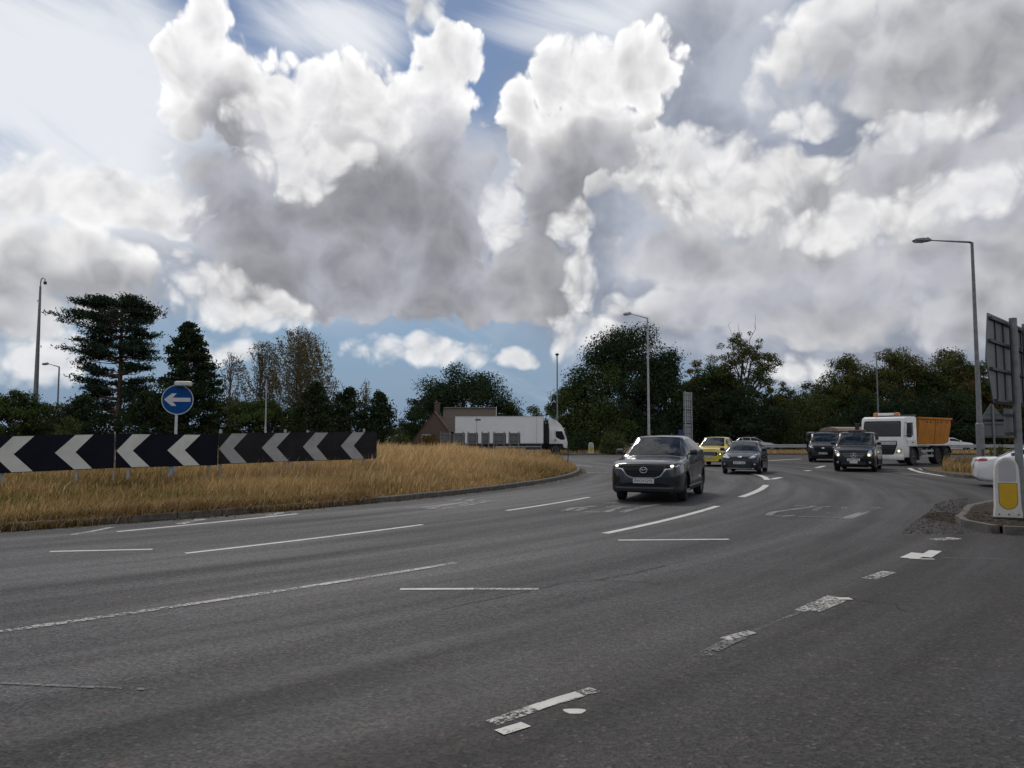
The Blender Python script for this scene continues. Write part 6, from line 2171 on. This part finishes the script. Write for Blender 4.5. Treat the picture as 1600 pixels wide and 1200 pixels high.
def camera_mast():
    D = 60.0
    p = at(53, 684, D)
    gz = ground_z(p.x, p.y)
    t = thing('camera_mast', 'tall tapering mast with hooked camera at the far left', 'mast', (p.x, D, gz))
    H = at(60, 434, D).z - gz
    dx = 0.0
    MB().tube([(0, 0, -0.2), (0, 0, H * .5), (0, 0, H * 0.95)], [0.22, 0.15, 0.075], 14).build('mast', M_GALV, t, True)
    MB().tube([(0, 0, H * .94), (0, 0, H - .35), (0.06, 0, H - .1), (0.18, 0, H), (0.32, 0, H - .1), (0.36, 0, H - .3)], 0.04, 8).build('hook', M_GALV, t, True)
    MB().lathe([(0.03, H - .28), (0.12, H - .32), (0.13, H - .42), (0.09, H - .52), (0.02, H - .55)], 12, 'Z', (0.36, 0, 0)).build('dome_camera', M_SIGNFRAME, t, True)
    MB().tube([(0, 0, H * .86), (-0.16, 0, H * .87), (-0.18, 0, H * .855)], 0.025, 6).build('bracket', M_GALV, t)


camera_mast()


# ---- backs of signs on the right
def big_sign_back():
    A = at(1555, 684, 14.0)
    B = at(1600, 684, 15.62)
    A.z = B.z = 0
    d = (B - A).normalized()
    t = thing('direction_sign', 'grey back of a large pointed direction sign on two thick posts', 'sign', (A.x, A.y, 0.1), math.atan2(d.y, d.x))
    z = lambda v, D=14.0: CAM_H + (684 - v) / FPX * D - 0.1
    zt, zb, za = z(487), z(629), z(562)
    W = 2.9
    out = [(0, zt), (W, zt), (W, zb), (0.16, zb), (-0.25, za)]
    y0 = 0.0
    m = len(out)
    MB().add([(x, 0.03, q) for x, q in out] + [(x, 0.05, q) for x, q in out], [tuple(range(m)), tuple(range(2 * m - 1, m - 1, -1))] + [(i, (i + 1) % m, m + (i + 1) % m, m + i) for i in range(m)]).build('panel', M_SIGNBACK, t)
    for q, xa in ((zt - 0.09, 0.0), (zt - 0.52, -0.12), (zb + 0.62, -0.08), (zb + 0.05, 0.18)):
        MB().box(((xa + W) / 2, 0.0, q), (W - xa - 0.04, 0.055, 0.05)).build('stiffening_rail', M_SIGNFRAME, t)
    for x in (0.42, 1.02, 1.9, 2.5):
        MB().box((x, 0.018, (zt + zb) / 2), (0.03, 0.022, zt - zb - 0.1)).build('panel_rib', M_SIGNFRAME, t)
    for u in (1578.5, 1598.5):
        k = (u - 800) / FPX
        s = (k * A.y - A.x) / (d.x - k * d.y)
        MB().tube([(s, -0.11, -0.1), (s, -0.11, zt + 0.02)], 0.07, 16).build('post', M_GALV, t, True)
    MB().box((1.35, 0.03, zb - 0.36), (0.95, 0.02, 0.56)).build('lower_plate', M_SIGNBACK, t)
    for q in (zb - 0.20, zb - 0.55):
        MB().box((1.35, 0.0, q), (1.0, 0.05, 0.04)).build('stiffening_rail', M_SIGNFRAME, t)


big_sign_back()


def triangle_sign():
    D = 36.0
    p = at(1552, 684, D)
    t = thing('warning_sign', 'grey back of a triangular sign over a plate behind the lamp post', 'sign', (p.x, D, 0.1))
    z = lambda v: CAM_H + (684 - v) / FPX * D - 0.1
    px = D / FPX
    M_TB = pmat('sign_back_green_grey', (0.105, 0.125, 0.13), 0.6, var=0.15, scale=3)
    MB().prism([(-20 * px, z(657)), (19 * px, z(655)), (-1.5 * px, z(630))], 0, 0.02, Matrix.Rotation(math.pi / 2, 4, 'X')).build('triangle_plate', M_TB, t)
    MB().box((0.5 * px, 0.0, (z(659) + z(684)) / 2), (43 * px, 0.02, z(659) - z(684))).build('lower_plate', M_TB, t)
    for v in (648, 655, 663, 682):
        w = 43 if v > 655 else 36 * (v - 630) / 27
        MB().box((0, -0.025, z(v)), (w * px, 0.03, 0.03)).build('stiffening_rail', M_SIGNFRAME, t)
    MB().tube([(0, -0.07, -0.1), (0, -0.07, z(632))], 0.042, 10).build('post', M_GALV, t, True)


triangle_sign()


def tall_sign_back():
    D = 76.5
    p = at(1075, 684, D)
    t = thing('direction_sign', 'tall grey backed sign on two posts between the grey and yellow cars', 'sign', (p.x, D, 0.08), math.radians(52))
    z = lambda v: CAM_H + (684 - v) / FPX * D - 0.08
    W = 1.75
    for a, b, w in ((613, 640, W), (642, 661, W * 1.06), (663, 692, W * 1.06)):
        pn = MB().box((0, 0, (z(a) + z(b)) / 2), (w, 0.03, z(a) - z(b))).build('panel', M_GALV_PALE, t)
        for f in (0.15, 0.5, 0.85):
            MB().box((0, -0.03, z(b) + (z(a) - z(b)) * f), (w, 0.03, 0.06)).build('stiffening_rail', M_SIGNFRAME, pn)
        for x in (-0.3, 0.25):
            MB().box((x, -0.025, (z(a) + z(b)) / 2), (0.05, 0.02, (z(a) - z(b)) * 0.9)).build('panel_rib', M_SIGNFRAME, pn)
    for x in (-0.72, 0.72):
        MB().tube([(x, -0.1, -0.1), (x, -0.1, z(612))], 0.06, 10).build('post', M_GALV_PALE, t, True)


tall_sign_back()
p = at(1064, 684, 75.6)
bs_ = thing('information_sign', 'small blue sign plate beside the tall grey backed sign', 'sign', (p.x, 75.6, 0.08), math.radians(10))
MB().box((0, 0, 1.75), (0.5, 0.02, 1.1), ch=0.004).build('plate', pmat('dark_sign_blue', (0.012, 0.03, 0.14), 0.5), bs_)
MB().tube([(0, 0.05, -0.1), (0, 0.05, 2.3)], 0.035, 8).build('post', M_GALV, bs_)

# row of small boards on the far edge of the roundabout, seen from behind
ROWN = ['leftmost', 'second from the left', 'third from the left', 'third from the right', 'second from the right', 'rightmost']
for (u0, u1), nm in zip([(687, 705), (708, 726.5), (730, 747), (752, 765), (770, 791), (794.5, 813)], ROWN):
    uc = (u0 + u1) / 2
    D = 59.0 - (uc - 690) / 120 * 9.0
    q = at(uc, 684, D)
    gz = ground_z(q.x, q.y)
    t = thing('small_sign_board', 'small grey board back beyond the dry grass, ' + nm + ' of its row', 'sign', (q.x, D, gz), math.radians(random.uniform(-14, 14)), 'row of sign backs before the white box lorry')
    w = (u1 - u0) / FPX * D
    z = lambda v: CAM_H + (684 - v) / FPX * D - gz
    MB().box((0, 0, (z(676.5) + z(694)) / 2), (w, 0.02, z(676.5) - z(694)), ch=0.004).build('panel', M_SIGNBACK, t)
    for s in (-0.40, 0.36):
        MB().tube([(s * w, -0.05, -0.2), (s * w, -0.05, z(674.5))], 0.045, 8).build('post', M_GALV, t, True)
    for v in (680, 690):
        MB().box((0, -0.02, z(v)), (w * 0.96, 0.02, 0.04)).build('stiffening_rail', M_SIGNFRAME, t)


# ---- bollards
M_BOLW = pmat('bollard_white', (0.56, 0.54, 0.50), 0.5, var=0.06, scale=4, dirt=((0.36, 0.33, 0.28), 0.5))
M_BOLG = pmat('bollard_face_grey', (0.40, 0.385, 0.39), 0.45, var=0.05)
M_BOLY = pmat('bollard_yellow', (0.55, 0.33, 0.008), 0.4, var=0.05, dirt=((0.42, 0.26, 0.02), 0.4))


def bollard(loc, rz, label, group='traffic bollards', h=1.10, w=0.50):
    t = thing('traffic_bollard', label, 'bollard', loc, rz, group)
    d = 0.24
    secs = []
    prof = [(0, .545), (0.10, .53), (0.16, .50), (0.55, .485), (0.78, .465), (0.86, .43), (0.92, .37), (0.96, .29), (0.99, .18), (1.0, .08)]
    for f, k in ((-1, .90), (-.86, 1.0), (.86, 1.0), (1, .90)):
        ring = [(x * w / 0.5 * k * 0.5 / 0.5 * 0.5, z * h * (1 if z < .5 else (1 - (1 - k) * .12))) for z, x in prof]
        pts = [(x, f * d / 2, z) for x, z in ring] + [(-x, f * d / 2, z) for x, z in reversed(ring)]
        secs.append(pts)
    body = loft(secs).build('shell', M_BOLW, t, True, 45)
    MB().box((0, 0, -0.01), (w * 1.28, d * 1.55, 0.05), ch=0.01).build('base_plate', M_BLACKPL, t)
    for sd in (-1, 1):
        y = sd * (d / 2 + 0.002)
        # white upper face with rounded head
        up = [(-.17, .60), (.17, .60)] + [(.17 * math.cos(a) * 1.0, .86 + .09 * math.sin(a)) for a in np.linspace(0.0, math.pi, 12)]
        MB().add([(x * w / .5, y, z * h) for x, z in up], [tuple(range(len(up)))]).build('upper_face', M_BOLG, t)
        lo = [(.185, .575), (-.185, .575)] + [(-.185 * math.cos(a), .27 - .13 * math.sin(a)) for a in np.linspace(0.0, math.pi, 14)]
        MB().add([(x * w / .5, y, z * h) for x, z in lo], [tuple(range(len(lo)))]).build('face_border', M_BLACKPL, t)
        MB().add([(x * .94 * w / .5, y + sd * 0.002, (z - .38) * .965 * h + .38 * h) for x, z in lo], [tuple(range(len(lo)))]).build('yellow_face', M_BOLY, t)
        for x in (-.19, 0, .19):
            MB().lathe([(.014, 0), (.014, .008)], 8, 'Y', (x * w / .5, y if sd > 0 else y - .008, .06 * h)).build('fixing_bolt', M_SIGNFRAME, t)
    return t


q = gp(1575, 809, 0.13)
bollard((q.x, q.y, 0.135), math.radians(-24), 'near yellow and white bollard on the splitter kerb', w=0.405, h=1.11)
q = at(1606, 684, 16.4)
bollard((q.x, 16.4, 0.135), math.radians(38), 'second bollard cut by the right edge behind the near one', w=0.405, h=1.11)
q = at(923.5, 684, 74.0)
bollard((q.x, 74.0, 0.10), math.radians(4), 'small far bollard with yellow base right of the white box lorry', w=0.50, h=1.05)
fi = raised('far_splitter_island', [(q.x - 3.4, 73.2), (q.x + 2.2, 73.0), (q.x + 2.2, 74.9), (q.x - 3.4, 75.0)], 'narrow kerbed island under the far bollard', M_KERB, 0.10)
mp = thing('marker_post', 'thin bent stake at the right tip of the roundabout', 'post', (*polar(RI - 0.5, math.radians(-6)), 0.12), 0)
MB().tube([(0, 0, -0.1), (0.02, 0, 0.5), (0.06, 0, 0.95)], 0.02, 6).build('stake', M_SIGNFRAME, mp)


# ---- crash barrier along the far road
def barrier():
    x0, y0, x1, y1 = 22.5, 79.5, 74.0, 78.0
    L = math.hypot(x1 - x0, y1 - y0)
    a = math.atan2(y1 - y0, x1 - x0)
    t = thing('crash_barrier', 'long galvanised crash barrier running behind the traffic', 'barrier', (x0, y0, 0.08), a)
    prof = [(0.0, .50), (-.045, .54), (-.045, .60), (0.0, .645), (0.0, .685), (-.045, .73), (-.045, .79), (0.0, .83)]
    n = 13
    for i in range(n):
        xa, xb = i * L / n, (i + 1) * L / n - 0.01
        m = len(prof)
        dz = random.uniform(-.01, .01)
        mb = MB().add([(xa, y, z + dz) for y, z in prof] + [(xb, y, z + dz) for y, z in prof] + [(xa, y + .006, z + dz) for y, z in prof] + [(xb, y + .006, z + dz) for y, z in prof],
                      [(k, k + 1, m + k + 1, m + k) for k in range(m - 1)] + [(2 * m + k, 3 * m + k, 3 * m + k + 1, 2 * m + k + 1) for k in range(m - 1)])
        mb.build('rail', M_GALV_PALE, t)
    for i in range(22):
        MB().box((0.4 + i * L / 22, 0.09, 0.35), (0.06, 0.12, 0.9)).build('post', M_GALV, t)


barrier()


# ---- brick house behind the white lorry
def house():
    D = 98.0
    px = D / FPX
    o = at(715, 684, D)
    t = thing('brick_house', 'low brick house with brown tiled roof and chimney', 'house', (o.x, D, 0))
    z = lambda v: CAM_H + (684 - v) * px
    X = lambda u: (u - 715) * px
    M_BR = bpy.data.materials.new('red_brick')
    M_BR.use_nodes = True
    nb = NB(M_BR.node_tree)
    bsd = M_BR.node_tree.nodes['Principled BSDF']
    tc = nb.new('ShaderNodeTexCoord')
    s3 = nb.sep(tc.outputs['Object'])
    bk = nb.new('ShaderNodeTexBrick')
    nb.put(bk.inputs['Vector'], nb.comb(nb.m('ADD', s3[0], s3[1]), s3[2], 0))
    bk.inputs['Scale'].default_value = 4.4
    bk.inputs['Color1'].default_value = (0.115, 0.068, 0.052, 1)
    bk.inputs['Color2'].default_value = (0.085, 0.055, 0.043, 1)
    bk.inputs['Mortar'].default_value = (0.16, 0.14, 0.12, 1)
    nb.put(bsd.inputs['Base Color'], bk.outputs[0])
    bsd.inputs['Roughness'].default_value = 0.9
    M_TILE = pmat('brown_roof_tile', (0.085, 0.060, 0.046), 0.85, var=0.25, scale=2.5, bump=0.6, bscale=6, dirt=((0.06, 0.05, 0.038), 0.6))
    # main range, ridge running across
    x0, x1 = X(690), X(774)
    zr, ze = z(636.5), 2.5
    MB().box(((x0 + x1) / 2, 3.2, ze / 2), (x1 - x0 - 0.3, 6.0, ze)).build('wall', M_BR, t)
    rf = MB().add([(x0, -0.3, ze - .1), (x1, -0.3, ze - .1), (x1, 3.2, zr), (x0, 3.2, zr), (x1, 6.7, ze - .1), (x0, 6.7, ze - .1)], [(0, 1, 2, 3), (3, 2, 4, 5), (1, 4, 2), (0, 3, 5)]).build('roof', M_TILE, t)
    nr = 16
    for k in range(nr):                                     # tile courses stepped up the slope
        f = k / nr
        MB().box(((x0 + x1) / 2, -0.3 + 3.5 * f + .02, ze - .1 + (zr - ze + .1) * f + .03), (x1 - x0 + .06, 0.26, 0.05), M=Matrix.Rotation(math.atan2(zr - ze, 3.5), 3, 'X')).build('tile_course', M_TILE, rf)
    MB().tube([(x0 - .05, 3.2, zr + .04), (x1 + .05, 3.2, zr + .04)], 0.09, 8).build('ridge', pmat('ridge_tile', (0.12, 0.10, 0.085), 0.85), rf)
    MB().add([(x1 - 0.16, -0.3, ze - .16), (x1 - 0.16, 3.2, zr - .02), (x1 - 0.16, 6.7, ze - .16)], [(0, 1, 2)]).build('gable_wall', M_BR, t)
    MB().box((x1 + .05, 1.45, (ze + zr) / 2), (0.05, 4.95, 0.18), M=Matrix.Rotation(math.atan2(zr - ze + .1, 3.5), 3, 'X')).build('bargeboard', pmat('white_board', (0.6, 0.6, 0.58), 0.6), rf)
    # brick gable wing at the left, facing the road
    gx0, gxa, gx1 = X(646), X(680), X(714)
    za = z(643)
    MB().add([(gx0 + .2, -1.2, 0), (gx1 - .2, -1.2, 0), (gx1 - .2, -1.2, 1.4), (gxa, -1.2, za - .12), (gx0 + .2, -1.2, 1.4), (gx0 + .2, 5, 0), (gx1 - .2, 5, 0), (gx1 - .2, 5, 1.4), (gxa, 5, za - .12), (gx0 + .2, 5, 1.4)],
             [(0, 1, 2, 3, 4), (0, 4, 9, 5), (1, 6, 7, 2), (5, 9, 8, 7, 6)]).build('gable_wall', M_BR, t)
    MB().add([(gx0, -1.35, 1.25), (gxa, -1.35, za), (gxa, 5, za), (gx0, 5, 1.25), (gx1, -1.35, 1.25), (gx1, 5, 1.25), (gx0, -1.35, 1.15), (gxa, -1.35, za - .1), (gx1, -1.35, 1.15)], [(0, 1, 2, 3), (1, 4, 5, 2), (0, 6, 7, 1), (1, 7, 8, 4)]).build('roof', M_TILE, t)
    wn = MB().box((gxa - 1.0, -1.22, 1.5), (1.1, 0.06, 1.0)).build('window', pmat('window_frame_white', (0.55, 0.55, 0.53), 0.5), t)
    for k in (-1, 1):
        MB().box((gxa - 1.0 + k * 0.27, -1.255, 1.5), (0.46, 0.02, 0.86)).build('pane', M_GLOSSBLK, wn)
    ch = MB().box((X(680), 2.4, (z(628) + z(655)) / 2), (8.5 * px, 0.7, z(628) - z(655)), ch=0.02).build('chimney', M_BR, t)
    MB().box((X(680), 2.4, z(628.5)), (10 * px, 0.85, 0.12), ch=0.02).build('chimney_cap', M_KERB, ch)
    MB().lathe([(.12, z(628)), (.1, z(624.5))], 10, 'Z', (X(679), 2.4, 0)).build('chimney_pot', pmat('terracotta', (0.24, 0.11, 0.07), 0.8), ch)


house()
